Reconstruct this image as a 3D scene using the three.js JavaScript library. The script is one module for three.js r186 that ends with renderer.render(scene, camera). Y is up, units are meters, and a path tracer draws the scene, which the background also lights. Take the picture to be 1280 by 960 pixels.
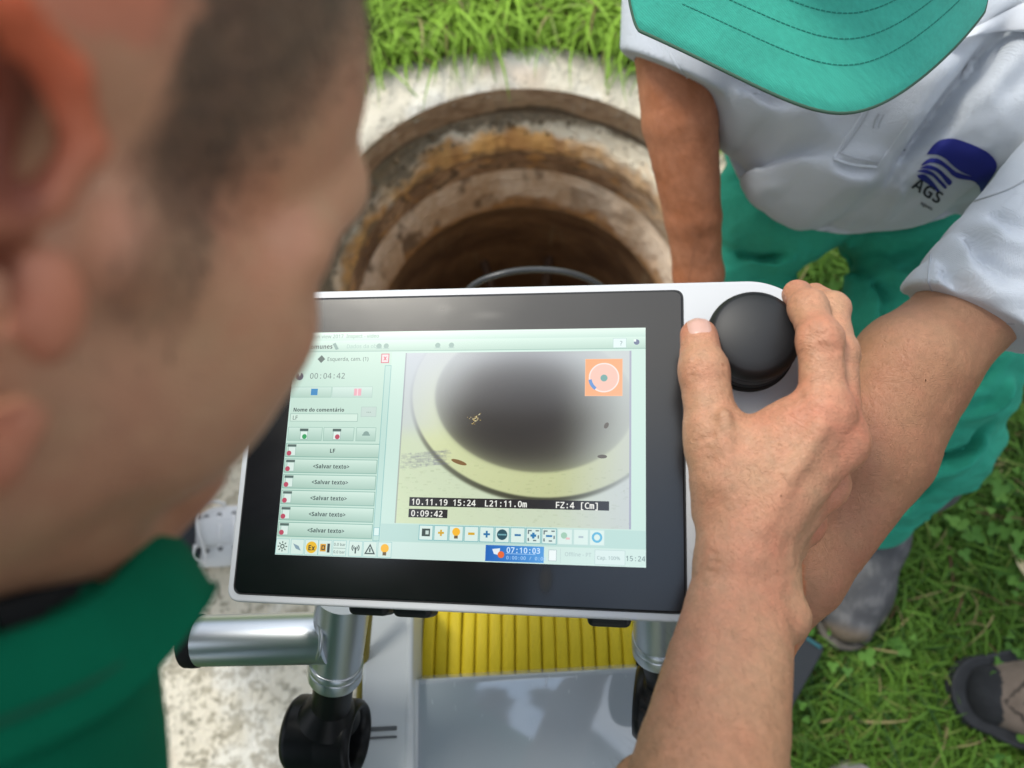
import * as THREE from 'three';
import { mergeGeometries } from 'three/addons/utils/BufferGeometryUtils.js';
import { RoundedBoxGeometry } from 'three/addons/geometries/RoundedBoxGeometry.js';
import { FontLoader } from 'three/addons/loaders/FontLoader.js';
import { ImprovedNoise } from 'three/addons/math/ImprovedNoise.js';

// ---------------------------------------------------------------- camera, sky, sun, exposure
const FOC = 998, CAM_H = 1.2, PITCH = 72.28 * Math.PI / 180, ROLL = 2.96 * Math.PI / 180;
const DOWN = new THREE.Vector3(Math.cos(PITCH) * Math.sin(ROLL), Math.cos(PITCH) * Math.cos(ROLL), Math.sin(PITCH));
const FWD = new THREE.Vector3(0, 0, 1).addScaledVector(DOWN, -DOWN.z).normalize();
const RT = new THREE.Vector3().crossVectors(DOWN, FWD);
const scene = new THREE.Scene();
const camera = new THREE.PerspectiveCamera(2 * Math.atan(480 / FOC) * 180 / Math.PI, 4 / 3, 0.02, 200);
camera.position.set(0, CAM_H, 0);
// surveying frame: x right, y down, z along the lens axis, metres; TO_WORLD turns it into the y-up world
const TO_WORLD = new THREE.Matrix4().set(RT.x, RT.y, RT.z, 0, -DOWN.x, -DOWN.y, -DOWN.z, CAM_H, -FWD.x, -FWD.y, -FWD.z, 0, 0, 0, 0, 1);
camera.quaternion.setFromRotationMatrix(new THREE.Matrix4().makeBasis(
  new THREE.Vector3(RT.x, -DOWN.x, -FWD.x), new THREE.Vector3(-RT.y, DOWN.y, FWD.y), new THREE.Vector3(-RT.z, DOWN.z, FWD.z)));
camera.focus = 0.5; camera.userData.fStop = 5.6;
const V3 = (x, y, z) => new THREE.Vector3(x, y, z);
const ray = (px, py, d) => V3((px - 640) / FOC * d, (py - 480) / FOC * d, d);      // surveyed point
const at = (px, py, d) => ray(px, py, d).applyMatrix4(TO_WORLD);                  // the same in the world
const onGround = (px, py, y = 0) => { const v = ray(px, py, 1); return v.multiplyScalar((CAM_H - y) / v.dot(DOWN)).applyMatrix4(TO_WORLD); };

const renderer = new THREE.WebGLRenderer({ antialias: true });
renderer.toneMapping = THREE.LinearToneMapping;
renderer.toneMappingExposure = 1.24;
renderer.shadowMap.enabled = true;

const SUN_DIR = V3(-0.42, 0.80, -0.42).normalize();
const sun = new THREE.DirectionalLight(new THREE.Color(1, 0.95, 0.84), 1.8);
sun.position.copy(SUN_DIR).multiplyScalar(10); sun.castShadow = true; sun.shadow.radius = 24;
Object.assign(sun.shadow.camera, { left: -3, right: 3, top: 3, bottom: -3, near: 0.5, far: 30 });
scene.add(sun, sun.target);

// ---------------------------------------------------------------- small tools
let seed = 7;
const rnd = () => { seed = (seed + 0x6d2b79f5) | 0; let t = Math.imul(seed ^ (seed >>> 15), 1 | seed); t = (t + Math.imul(t ^ (t >>> 7), 61 | t)) ^ t; return ((t ^ (t >>> 14)) >>> 0) / 4294967296; };
const rr = (a, b) => a + (b - a) * rnd();
const PN = new ImprovedNoise(), noise = (x, y, z) => PN.noise(x, y, z);
const fbm = (x, y, z, o = 4) => { let s = 0, a = 0.5; for (let i = 0; i < o; i++) { s += a * noise(x, y, z); x = x * 2.03 + 7.1; y = y * 2.03 + 3.7; z = z * 2.03 + 1.3; a *= 0.5; } return s; };
const clamp = (x, a = 0, b = 1) => x < a ? a : x > b ? b : x, sstep = (a, b, x) => { const t = clamp((x - a) / (b - a)); return t * t * (3 - 2 * t); }, mix = (a, b, t) => a + (b - a) * t;
const mixc = (a, b, t) => [mix(a[0], b[0], t), mix(a[1], b[1], t), mix(a[2], b[2], t)];
const lin = (hex) => { const c = new THREE.Color(hex); return [c.r, c.g, c.b]; };
const used = {};
function numbered(n) { const k = used[n] = (used[n] ?? -1) + 1; return k ? n + '_' + String(k).padStart(3, '0') : n; }
function thing(name, label, category, base, group) {
  const o = new THREE.Group(); o.name = numbered(name); o.position.copy(base); o.userData = { label, category };
  if (group) o.userData.group = group;
  scene.add(o); return o;
}
function part(name, geo, mat, parent) {      // geo in world coordinates; shifted into the thing's own frame
  const m = new THREE.Mesh(geo, mat); m.name = name; m.castShadow = m.receiveShadow = true;
  if (parent) { let p = parent, o = V3(0, 0, 0); while (p && p !== scene) { o.add(p.position); p = p.parent; } geo.translate(-o.x, -o.y, -o.z); parent.add(m); } else scene.add(m);
  return m;
}
function struct(name, geo, mat) { const m = part(name, geo, mat); m.userData.kind = 'structure'; return m; }
const std = (c, r = 0.6, m = 0, o = {}) => new THREE.MeshStandardMaterial({ color: new THREE.Color().setRGB(...(typeof c === 'number' ? lin(c) : c)), roughness: r, metalness: m, ...o });
const phys = (c, r, m, o) => new THREE.MeshPhysicalMaterial({ color: new THREE.Color().setRGB(...(typeof c === 'number' ? lin(c) : c)), roughness: r, metalness: m, ...o });
function dataTex(w, h, fn, srgb, rep = true) {   // fn(u, v) -> [r, g, b] linear or 0..1
  const d = new Uint8Array(w * h * 4);
  for (let y = 0, i = 0; y < h; y++) for (let x = 0; x < w; x++, i += 4) {
    const c = fn((x + 0.5) / w, (y + 0.5) / h);
    for (let k = 0; k < 3; k++) { let q = clamp(c[k]); if (srgb) q = q <= 0.0031308 ? q * 12.92 : 1.055 * Math.pow(q, 1 / 2.4) - 0.055; d[i + k] = q * 255; }
    d[i + 3] = 255;
  }
  const t = new THREE.DataTexture(d, w, h, THREE.RGBAFormat); t.magFilter = THREE.LinearFilter; t.minFilter = THREE.LinearMipmapLinearFilter;
  if (srgb) t.colorSpace = THREE.SRGBColorSpace;
  if (rep) t.wrapS = t.wrapT = THREE.RepeatWrapping;
  t.needsUpdate = true; return t;
}
// tileable noise: sampled on two circles
const tn = (u, v, f, o = 3) => { const a = u * 6.28318, b = v * 6.28318, s = f / 6.28318; let r = 0, g = 0.5, k = 1; for (let i = 0; i < o; i++) { r += g * noise(Math.cos(a) * s * k + 5 * i + 11, Math.sin(a) * s * k + Math.cos(b) * s * k, Math.sin(b) * s * k + 3 * i); k *= 2; g *= 0.5; } return r; };

// ---------------------------------------------------------------- sky (overcast, brighter ahead)
{
  const w = 512, h = 256, d = new Float32Array(w * h * 4);
  for (let y = 0, i = 0; y < h; y++) for (let x = 0; x < w; x++, i += 4) {
    const el = (y + 0.5) / h * Math.PI - Math.PI / 2, az = (x + 0.5) / w * 2 * Math.PI - Math.PI;
    const D = V3(Math.cos(el) * Math.cos(az), Math.sin(el), Math.cos(el) * Math.sin(az));
    let c = clamp(fbm(D.x * 2.2 + 3, D.y * 3.4, D.z * 2.2 + 1, 5) * 1.5 + 0.62);
    c = sstep(0.25, 0.95, c);
    const s = clamp(D.dot(SUN_DIR)), glow = 1 + 1.1 * Math.pow(s, 5), lift = 0.95 + 0.15 * clamp(D.y);
    const col = mixc([0.42, 0.56, 0.78], [1.06, 1.03, 0.98], c);
    const g = D.y < 0 ? 0.25 : 1;
    for (let k = 0; k < 3; k++) d[i + k] = col[k] * glow * lift * g;
    d[i + 3] = 1;
  }
  const t = new THREE.DataTexture(d, w, h, THREE.RGBAFormat, THREE.FloatType);
  t.mapping = THREE.EquirectangularReflectionMapping; t.magFilter = t.minFilter = THREE.LinearFilter; t.needsUpdate = true;
  scene.background = t; scene.environment = t; scene.backgroundIntensity = 1.0; scene.environmentIntensity = 1.0;
}

// ---------------------------------------------------------------- distance fields and their meshes
const smin = (a, b, k) => { const h = clamp(0.5 + 0.5 * (b - a) / k); return b + (a - b) * h - k * h * (1 - h); };
const smax = (a, b, k) => -smin(-a, -b, k);
function cap(p, a, b, ra, rb) {
  const bx = b.x - a.x, by = b.y - a.y, bz = b.z - a.z, x = p.x - a.x, y = p.y - a.y, z = p.z - a.z;
  const t = clamp((x * bx + y * by + z * bz) / (bx * bx + by * by + bz * bz + 1e-12));
  return Math.hypot(x - t * bx, y - t * by, z - t * bz) - (ra + (rb - ra) * t);
}
function ell(p, c, r) {
  const x = p.x - c.x, y = p.y - c.y, z = p.z - c.z;
  const k0 = Math.hypot(x / r.x, y / r.y, z / r.z), k1 = Math.hypot(x / (r.x * r.x), y / (r.y * r.y), z / (r.z * r.z));
  return k0 < 1e-6 ? -Math.min(r.x, r.y, r.z) : k0 * (k0 - 1) / k1;
}
function meshField(f, lo, hi, h, { color, uv, margin = 1.4, project = true } = {}) {
  const n = [0, 1, 2].map((i) => Math.ceil((hi.getComponent(i) - lo.getComponent(i)) / h) + 2), [nx, ny, nz] = n, B = 6;
  const val = new Float32Array(nx * ny * nz).fill(9), id = new Int32Array(nx * ny * nz).fill(-1), p = V3(0, 0, 0);
  const active = [];
  for (let bz = 0; bz < nz; bz += B) for (let by = 0; by < ny; by += B) for (let bx = 0; bx < nx; bx += B) {
    p.set(lo.x + (bx + B / 2) * h, lo.y + (by + B / 2) * h, lo.z + (bz + B / 2) * h);
    const d = f(p), far = Math.abs(d) > B * h * 0.9 * margin;
    for (let k = bz; k < Math.min(bz + B, nz); k++) for (let j = by; j < Math.min(by + B, ny); j++) for (let i = bx; i < Math.min(bx + B, nx); i++)
      val[i + nx * (j + ny * k)] = far ? d : f(p.set(lo.x + i * h, lo.y + j * h, lo.z + k * h));
    if (!far) active.push(bx, by, bz);
  }
  const pos = [], sx = 1, sy = nx, sz = nx * ny, off = [0, sx, sy, sx + sy, sz, sx + sz, sy + sz, sx + sy + sz];
  const E = [[0, 1], [2, 3], [4, 5], [6, 7], [0, 2], [1, 3], [4, 6], [5, 7], [0, 4], [1, 5], [2, 6], [3, 7]], cells = [];
  for (let k = 0; k < nz - 1; k++) for (let j = 0; j < ny - 1; j++) for (let i = 0; i < nx - 1; i++) {
    const c = i + nx * (j + ny * k); let m = 0;
    for (let q = 0; q < 8; q++) if (val[c + off[q]] < 0) m++;
    if (m === 0 || m === 8) continue;
    let x = 0, y = 0, z = 0, s = 0;
    for (const [a, b] of E) {
      const va = val[c + off[a]], vb = val[c + off[b]];
      if ((va < 0) === (vb < 0)) continue;
      const t = va / (va - vb), ax = a & 1, ay = (a >> 1) & 1, az = a >> 2, bx = b & 1, by = (b >> 1) & 1, bz = b >> 2;
      x += ax + (bx - ax) * t; y += ay + (by - ay) * t; z += az + (bz - az) * t; s++;
    }
    id[c] = pos.length / 3; pos.push(lo.x + (i + x / s) * h, lo.y + (j + y / s) * h, lo.z + (k + z / s) * h); cells.push(i, j, k);
  }
  const N = pos.length / 3, nor = new Float32Array(N * 3), e = h * 0.6, q = V3(0, 0, 0);
  for (let i = 0; i < N; i++) {
    for (let it = 0; it < 2; it++) {
      q.set(pos[3 * i], pos[3 * i + 1], pos[3 * i + 2]);
      const x = q.x, y = q.y, z = q.z;
      let gx = f(q.set(x + e, y, z)) - f(q.set(x - e, y, z)), gy = f(q.set(x, y + e, z)) - f(q.set(x, y - e, z)), gz = f(q.set(x, y, z + e)) - f(q.set(x, y, z - e));
      const l = Math.hypot(gx, gy, gz) || 1; gx /= l; gy /= l; gz /= l;
      if (it === 0 && project) { const d = clamp(f(q.set(x, y, z)) / Math.max(0.5, l / (2 * e)), -h * 0.5, h * 0.5); pos[3 * i] -= gx * d; pos[3 * i + 1] -= gy * d; pos[3 * i + 2] -= gz * d; }
      nor[3 * i] = gx; nor[3 * i + 1] = gy; nor[3 * i + 2] = gz;
    }
  }
  const idx = [], quad = (a, b, c, d) => {
    if (a < 0 || b < 0 || c < 0 || d < 0) return;
    const ux = pos[3 * b] - pos[3 * a], uy = pos[3 * b + 1] - pos[3 * a + 1], uz = pos[3 * b + 2] - pos[3 * a + 2], vx = pos[3 * d] - pos[3 * a], vy = pos[3 * d + 1] - pos[3 * a + 1], vz = pos[3 * d + 2] - pos[3 * a + 2];
    const s = (uy * vz - uz * vy) * nor[3 * a] + (uz * vx - ux * vz) * nor[3 * a + 1] + (ux * vy - uy * vx) * nor[3 * a + 2];
    if (s >= 0) idx.push(a, b, c, a, c, d); else idx.push(a, c, b, a, d, c);
  };
  for (let i = 0; i < cells.length; i += 3) {
    const [x, y, z] = [cells[i], cells[i + 1], cells[i + 2]], c = x + nx * (y + ny * z), v = val[c] < 0;
    if (y && z && v !== val[c + sx] < 0) quad(id[c], id[c - sy], id[c - sy - sz], id[c - sz]);
    if (x && z && v !== val[c + sy] < 0) quad(id[c], id[c - sx], id[c - sx - sz], id[c - sz]);
    if (x && y && v !== val[c + sz] < 0) quad(id[c], id[c - sx], id[c - sx - sy], id[c - sy]);
  }
  const g = new THREE.BufferGeometry();
  g.setAttribute('position', new THREE.BufferAttribute(new Float32Array(pos), 3)); g.setAttribute('normal', new THREE.BufferAttribute(nor, 3)); g.setIndex(idx);
  const U = new Float32Array(N * 2), C = new Float32Array(N * 3), nn = V3(0, 0, 0);
  for (let i = 0; i < N; i++) {
    q.set(pos[3 * i], pos[3 * i + 1], pos[3 * i + 2]); nn.set(nor[3 * i], nor[3 * i + 1], nor[3 * i + 2]);
    const w = uv ? uv(q, nn) : [q.x + 0.37 * q.z, q.y + 0.61 * q.z]; U[2 * i] = w[0]; U[2 * i + 1] = w[1];
    const c = color ? color(q, nn) : [1, 1, 1]; C.set(c, 3 * i);
  }
  g.setAttribute('uv', new THREE.BufferAttribute(U, 2)); g.setAttribute('color', new THREE.BufferAttribute(C, 3));
  return g;
}
const toWorld = (g) => g.applyMatrix4(TO_WORLD);
function dressed(geo, c = [1, 1, 1]) { if (!geo.attributes.color) { const n = geo.attributes.position.count, a = new Float32Array(n * 3); for (let i = 0; i < n; i++) a.set(c, 3 * i); geo.setAttribute('color', new THREE.BufferAttribute(a, 3)); } return geo; }
const tube = (pts, r, seg = 40, rs = 12, closed = false) => new THREE.TubeGeometry(new THREE.CatmullRomCurve3(pts, closed), seg, r, rs, closed);
function rod(a, b, ra, rb = ra, seg = 40, open = false) {      // cylinder between two world points
  const g = new THREE.CylinderGeometry(rb, ra, a.distanceTo(b), seg, 1, open), d = b.clone().sub(a).normalize();
  g.applyQuaternion(new THREE.Quaternion().setFromUnitVectors(V3(0, 1, 0), d)); const m = a.clone().add(b).multiplyScalar(0.5); return g.translate(m.x, m.y, m.z);
}
function turned(profile, a, dir, seg = 64) {                   // lathe profile [[r, t]...] about the axis from a along dir
  const g = new THREE.LatheGeometry(profile.map(([r, t]) => new THREE.Vector2(r, t)), seg);
  g.applyQuaternion(new THREE.Quaternion().setFromUnitVectors(V3(0, 1, 0), dir.clone().normalize())); return g.translate(a.x, a.y, a.z);
}
// ================================================================ the ground, the grass, the manhole
const MH = V3(0.027, 0, -0.579);                 // centre of the manhole
const SLAB = [[90, .462], [68, .475], [50, .468], [28, .44], [0, .43], [-25, .42], [-50, .50], [-75, .585], [-100, .75], [-118, .88], [-122, .95], [-136, 1.06], [-155, 1.10], [180, .98], [160, .80], [140, .62], [122, .50], [108, .468]]; // outline: degrees from +x towards far, radius
SLAB.sort((a, b) => a[0] - b[0]);
function slabR(deg) {
  const n = SLAB.length;
  for (let i = 0; i < n; i++) { const a = SLAB[i], b = SLAB[(i + 1) % n]; let d1 = b[0] - a[0], d = deg - a[0]; if (d1 <= 0) d1 += 360; if (d < 0) d += 360; if (d <= d1) { const t = d / d1; return mix(a[1], b[1], t * t * (3 - 2 * t) * 0.4 + t * 0.6); } }
  return 0.6;
}
const slabEdge = (deg) => slabR(deg) + 0.012 * noise(deg * 0.09, 3, 1) + 0.006 * noise(deg * 0.4, 1, 8);
const polar = (x, z) => [Math.atan2(-(z - MH.z), x - MH.x) * 180 / Math.PI, Math.hypot(x - MH.x, z - MH.z)];
{
  // soil under the grass, with the slab and the shaft left out
  const soilTex = dataTex(512, 512, (u, v) => { const n = tn(u, v, 9, 4), m = tn(u + 0.37, v, 40, 3); return mixc(mixc([0.030, 0.040, 0.012], [0.055, 0.075, 0.018], clamp(n + 0.5)), [0.085, 0.065, 0.035], clamp(m * 1.6)); }, true);
  const pos = [], uvs = [], idx = [], A = 144, radii = [0, 0.006, 0.12, 0.4, 0.9, 2, 6, 20, 80];
  for (let a = 0; a <= A; a++) { const deg = a / A * 360 - 180, t = deg * Math.PI / 180; for (const q of radii) { const r = slabEdge(deg) - 0.004 + q, x = MH.x + Math.cos(t) * r, z = MH.z - Math.sin(t) * r; pos.push(x, q < 0.004 ? -0.09 : -0.012 + 0.012 * noise(x * 5, z * 5, 2) * (q > 0.1 ? 1 : 0), z); uvs.push(x * 1.7, z * 1.7); } }
  for (let a = 0; a < A; a++) for (let k = 0; k < radii.length - 1; k++) { const i = a * radii.length + k, j = i + radii.length; idx.push(i, i + 1, j + 1, i, j + 1, j); }
  const g = new THREE.BufferGeometry(); g.setAttribute('position', new THREE.Float32BufferAttribute(pos, 3)); g.setAttribute('uv', new THREE.Float32BufferAttribute(uvs, 2)); g.setIndex(idx); g.computeVertexNormals();
  struct('ground', g, new THREE.MeshStandardMaterial({ map: soilTex, roughness: 1 }));
}
const manhole = thing('manhole', 'open round manhole with rusty stepped rim in a pale concrete collar', 'manhole', MH);
{
  // ---- concrete collar
  const S = 1280, span = 2.2;                                   // one texture over 2.2 m of slab
  const hgt = new Float32Array(S * S);
  const tex = dataTex(S, S, (u, v) => {
    const x = (u - 0.5) * span, z = (v - 0.5) * span;
    const big = fbm(x * 2.3, z * 2.3, 1.5, 4), mid = fbm(x * 9, z * 9, 4.5, 4), fine = fbm(x * 60, z * 60, 2.5, 3), grain = fbm(x * 170, z * 170, 8.5, 2);
    let c = mixc([0.54, 0.475, 0.36], [0.68, 0.63, 0.515], clamp(big * 1.2 + 0.5));
    c = mixc(c, [0.74, 0.715, 0.64], sstep(0.08, 0.3, mid + 0.3 * big) * 0.8);                  // limewashed patches
    c = mixc(c, [0.50, 0.34, 0.24], sstep(0.14, 0.34, fbm(x * 6 + 9, z * 6, 7.5, 3)) * 0.45);   // pinkish earth stain
    const lichen = sstep(-0.10, 0.30, 1.2 * fine + 0.9 * fbm(x * 120 + 3, z * 120, 5.5, 2) + mid * 0.6 + 0.5 * grain - 0.05 + mix(-0.44, 0.05, sstep(-0.05, 0.55, z - 0.5 * x)));
    c = mixc(c, mixc([0.12, 0.11, 0.07], [0.27, 0.23, 0.15], clamp(0.5 + 2 * mid)), lichen * 0.55);
    c = mixc(c, [0.07, 0.07, 0.05], sstep(0.24, 0.40, grain + fine * 0.5) * 0.4);
    const i = Math.floor(v * S) * S + Math.floor(u * S); hgt[i] = clamp(0.5 + 0.35 * mid + 0.5 * fine + 0.35 * grain - lichen * 0.15);
    return c;
  }, true);
  const bump = dataTex(S, S, (u, v) => { const q = hgt[Math.floor(v * S) * S + Math.floor(u * S)]; return [q, q, q]; });
  const pos = [], uvs = [], idx = [], A = 360, rows = 22, per = rows + 4;
  const inner = (deg) => 0.360 + 0.004 * noise(deg * 0.13, 0, 4) + 0.003 * noise(deg * 0.5, 2, 4);
  for (let a = 0; a <= A; a++) {
    const deg = a / A * 360 - 180, t = deg * Math.PI / 180, r0 = inner(a === A ? -180 : deg), r1 = slabEdge(a === A ? -180 : deg);
    const put = (r, y) => { const x = MH.x + Math.cos(t) * r, z = MH.z - Math.sin(t) * r; pos.push(x, y, z); uvs.push((x - MH.x) / span + 0.5, (z - MH.z) / span + 0.5 + (y < -0.02 ? -y * 0.4 : 0)); };
    put(r0 + 0.001, -0.02);
    for (let k = 0; k <= rows; k++) { const s = k / rows, r = mix(r0, r1, s), x = Math.cos(t) * r, z = Math.sin(t) * r; const edge = Math.min(s * (r1 - r0), (1 - s) * (r1 - r0)); put(r, 0.012 * fbm(x * 4, z * 4, 3, 3) + 0.004 * noise(x * 30, z * 30, 1) - 0.008 * Math.exp(-edge / 0.006) - 0.012 * Math.exp(-edge / 0.03)); }
    put(r1 + 0.004, -0.03); put(r1 + 0.003, -0.12);
  }
  for (let a = 0; a < A; a++) for (let k = 0; k < per - 1; k++) { const i = a * per + k, j = i + per; idx.push(i, i + 1, j + 1, i, j + 1, j); }
  const g = new THREE.BufferGeometry(); g.setAttribute('position', new THREE.Float32BufferAttribute(pos, 3)); g.setAttribute('uv', new THREE.Float32BufferAttribute(uvs, 2)); g.setIndex(idx); g.computeVertexNormals();
  part('collar', g, new THREE.MeshStandardMaterial({ map: tex, bumpMap: bump, bumpScale: 0.006, roughness: 0.95 }), manhole);

  // ---- stepped rim and shaft: profile of radius against depth, per ring its own mesh
  const ring = (name, prof, tw, th, paint, rough) => {             // prof [[r, y]...], paint(angle deg, s 0..1) -> colour
    const t = dataTex(tw, th, (u, v) => paint(u * 360 - 180, v), true);
    const hb = dataTex(tw, th, (u, v) => { const q = 0.5 + tn(u, v, 60, 4); return [q, q, q]; });
    t.wrapT = hb.wrapT = THREE.ClampToEdgeWrapping;
    const pos = [], uvs = [], idx = [], A = 240, per = prof.length;
    for (let a = 0; a <= A; a++) prof.forEach(([r, y], k) => {
      const deg = a / A * 360 - 180, q = deg * Math.PI / 180, cx = Math.cos(q), cz = Math.sin(q), e = rough * Math.sqrt(Math.max(0, Math.sin(Math.PI * k / (per - 1)))) * (fbm(cx * 5, cz * 5, y * 14, 3) + 0.5 * fbm(cx * 22, cz * 22, y * 50, 2));
      pos.push(MH.x + cx * (r + e), y + e * 0.9 * (k && k < per - 1 ? 1 : 0), MH.z - cz * (r + e)); uvs.push(a / A, k / (per - 1));
    });
    for (let a = 0; a < A; a++) for (let k = 0; k < per - 1; k++) { const i = a * per + k, j = i + per; idx.push(i, j + 1, i + 1, i, j, j + 1); }
    const g = new THREE.BufferGeometry(); g.setAttribute('position', new THREE.Float32BufferAttribute(pos, 3)); g.setAttribute('uv', new THREE.Float32BufferAttribute(uvs, 2)); g.setIndex(idx); g.computeVertexNormals();
    part(name, g, new THREE.MeshStandardMaterial({ map: t, bumpMap: hb, bumpScale: 0.004, roughness: 0.9 }), manhole);
  };
  const line = (pts, n) => { const o = []; for (let i = 0; i < pts.length - 1; i++) for (let k = 0; k < n; k++) o.push([mix(pts[i][0], pts[i + 1][0], k / n), mix(pts[i][1], pts[i + 1][1], k / n)]); o.push(pts.at(-1)); return o; };
  const nz = (d, s, f, k, w = 0.09) => { const q = d / 57.3, R = 0.33 * f; return fbm(Math.cos(q) * R + k, Math.sin(q) * R - k, s * w * f + 2 * k, 4); };   // f: waves per metre
  ring('rim_wall', line([[.361, -.004], [.358, -.03], [.357, -.065]], 4), 1536, 64, (d, s) => {
    const n = nz(d, s, 9, 2), m = nz(d, s, 40, 5), dr = nz(d, s * 0.12, 90, 6);
    let c = mixc([0.26, 0.16, 0.09], [0.46, 0.32, 0.20], clamp(n * 1.4 + m + 0.45));
    c = mixc(c, [0.42, 0.35, 0.27], sstep(0.12, 0.36, dr + 0.4 * n) * 0.55 * (d < 85 ? 1 : 0.25));                  // pale drips
    c = mixc(c, [0.06, 0.07, 0.025], sstep(0.0, 0.3, n + 0.4 * m) * (d > 100 || d < -150 ? 0.7 : 0.1));
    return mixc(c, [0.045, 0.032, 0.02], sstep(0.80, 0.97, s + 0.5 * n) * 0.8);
  }, 0.008);
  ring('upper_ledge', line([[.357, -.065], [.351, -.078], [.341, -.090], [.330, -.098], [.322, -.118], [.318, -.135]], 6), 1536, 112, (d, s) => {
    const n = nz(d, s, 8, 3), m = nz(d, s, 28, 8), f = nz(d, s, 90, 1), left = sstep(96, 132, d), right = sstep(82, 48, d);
    let c = mixc([0.66, 0.54, 0.38], [0.90, 0.82, 0.66], clamp(n * 1.2 + f * 0.5 + 0.55 - 0.35 * left));
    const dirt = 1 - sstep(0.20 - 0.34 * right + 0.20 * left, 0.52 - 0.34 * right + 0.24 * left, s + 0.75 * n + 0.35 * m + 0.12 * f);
    c = mixc(c, mixc([0.07, 0.05, 0.028], [0.20, 0.14, 0.08], clamp(0.4 + f * 1.6)), dirt * 0.85);
    const rust = sstep(0.30 + 0.16 * right, 0.60 + 0.14 * right, s + 0.45 * nz(d, s, 10, 5) + 0.3 * m) * (1 - dirt);
    c = mixc(c, mixc([0.46, 0.20, 0.045], [0.86, 0.46, 0.13], clamp(0.5 + 1.3 * nz(d, s * 0.3, 36, 4))), rust * (0.92 - 0.3 * right));
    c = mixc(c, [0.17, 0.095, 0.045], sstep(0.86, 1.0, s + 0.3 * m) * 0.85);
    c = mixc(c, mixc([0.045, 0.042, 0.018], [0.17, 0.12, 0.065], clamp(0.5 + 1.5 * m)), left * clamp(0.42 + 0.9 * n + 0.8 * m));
    return mixc(c, [0.80, 0.76, 0.66], sstep(0.05, 0.45, nz(d, s, 12, 9)) * (1 - dirt) * 0.45);
  }, 0.014);
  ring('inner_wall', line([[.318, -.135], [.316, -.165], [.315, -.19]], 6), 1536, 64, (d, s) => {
    const n = nz(d, s, 10, 5), m = nz(d, s, 34, 2);
    let c = mixc([0.16, 0.085, 0.04], [0.50, 0.30, 0.16], clamp(n * 1.5 + m * 0.8 + 0.45));
    c = mixc(c, [0.50, 0.25, 0.075], sstep(0.08, 0.32, nz(d, s, 16, 7)) * 0.75);
    c = mixc(c, [0.05, 0.034, 0.018], sstep(0.1, 0.3, m + 0.3 * n) * 0.75);
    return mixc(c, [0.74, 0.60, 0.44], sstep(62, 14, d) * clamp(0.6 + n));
  }, 0.009);
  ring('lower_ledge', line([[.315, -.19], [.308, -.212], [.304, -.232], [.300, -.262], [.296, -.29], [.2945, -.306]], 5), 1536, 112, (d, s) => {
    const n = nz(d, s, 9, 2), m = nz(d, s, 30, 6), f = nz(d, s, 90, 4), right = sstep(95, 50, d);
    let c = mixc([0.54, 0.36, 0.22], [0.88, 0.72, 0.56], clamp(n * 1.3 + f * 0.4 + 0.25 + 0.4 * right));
    c = mixc(c, [0.13, 0.075, 0.038], sstep(0.02, 0.26, nz(d, s, 12, 7) + 0.4 * m) * (0.85 - 0.6 * right));
    c = mixc(c, mixc([0.26, 0.12, 0.038], [0.56, 0.28, 0.085], clamp(0.5 + m * 1.4)), sstep(0.58, 0.86, s + 0.5 * n + 0.2 * m) * 0.9);
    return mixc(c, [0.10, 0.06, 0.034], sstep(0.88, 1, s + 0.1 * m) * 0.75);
  }, 0.010);
  ring('shaft', line([[.2945, -.306], [.30, -.325], [.305, -.5], [.31, -.9], [.33, -1.5], [.34, -2.4]], 6), 768, 192, (d, s) => {
    let c = mixc([0.10, 0.05, 0.022], [0.24, 0.135, 0.062], clamp(nz(d, s, 8, 2, 2) * 1.4 + 0.45));
    return mixc(c, [0.22, 0.15, 0.08], sstep(0.22, 0.42, nz(d, s * 0.1, 30, 3, 2)) * 0.7);
  }, 0.006);
  {                                                            // crumbs of soil lying on the ledge
    const g = new THREE.IcosahedronGeometry(1, 1), p = g.attributes.position; for (let i = 0; i < p.count; i++) { const k = 0.75 + 0.45 * noise(p.getX(i) * 1.7, p.getY(i) * 1.7, p.getZ(i) * 1.7 + 3); p.setXYZ(i, p.getX(i) * k, p.getY(i) * k, p.getZ(i) * k); } g.computeVertexNormals();
    const n = 110, im = new THREE.InstancedMesh(g, std([1, 1, 1], 0.95), n), M = new THREE.Matrix4(), Q = new THREE.Quaternion();
    for (let i = 0; i < n; i++) { const d = 95 + 50 * (rnd() + rnd() + rnd() - 1.5) + (rnd() < 0.25 ? rr(20, 70) : 0), t = Math.pow(rnd(), 1.4), r = mix(.354, .330, t), y = mix(-.070, -.096, t), s = rr(0.0012, 0.0032) * (rnd() < 0.12 ? 2.0 : 1); Q.setFromEuler(new THREE.Euler(rr(0, 6), rr(0, 6), rr(0, 6))); M.compose(V3(Math.cos(d / 57.3) * r, y + s * 0.2, -Math.sin(d / 57.3) * r), Q, V3(s * rr(0.8, 1.5), s * rr(0.5, 0.9), s * rr(0.8, 1.5))); im.setMatrixAt(i, M); im.setColorAt(i, new THREE.Color().setRGB(...mixc([0.06, 0.042, 0.024], [0.30, 0.21, 0.12], rnd()))); }
    im.name = 'loose_soil'; im.userData.kind = 'stuff'; manhole.add(im);
  }
  part('shaft_bottom', new THREE.CircleGeometry(0.36, 48).rotateX(-Math.PI / 2).translate(MH.x, -2.38, MH.z), std([0.03, 0.022, 0.014], 0.35), manhole);
  const iron = std([0.09, 0.05, 0.03], 0.85);
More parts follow.
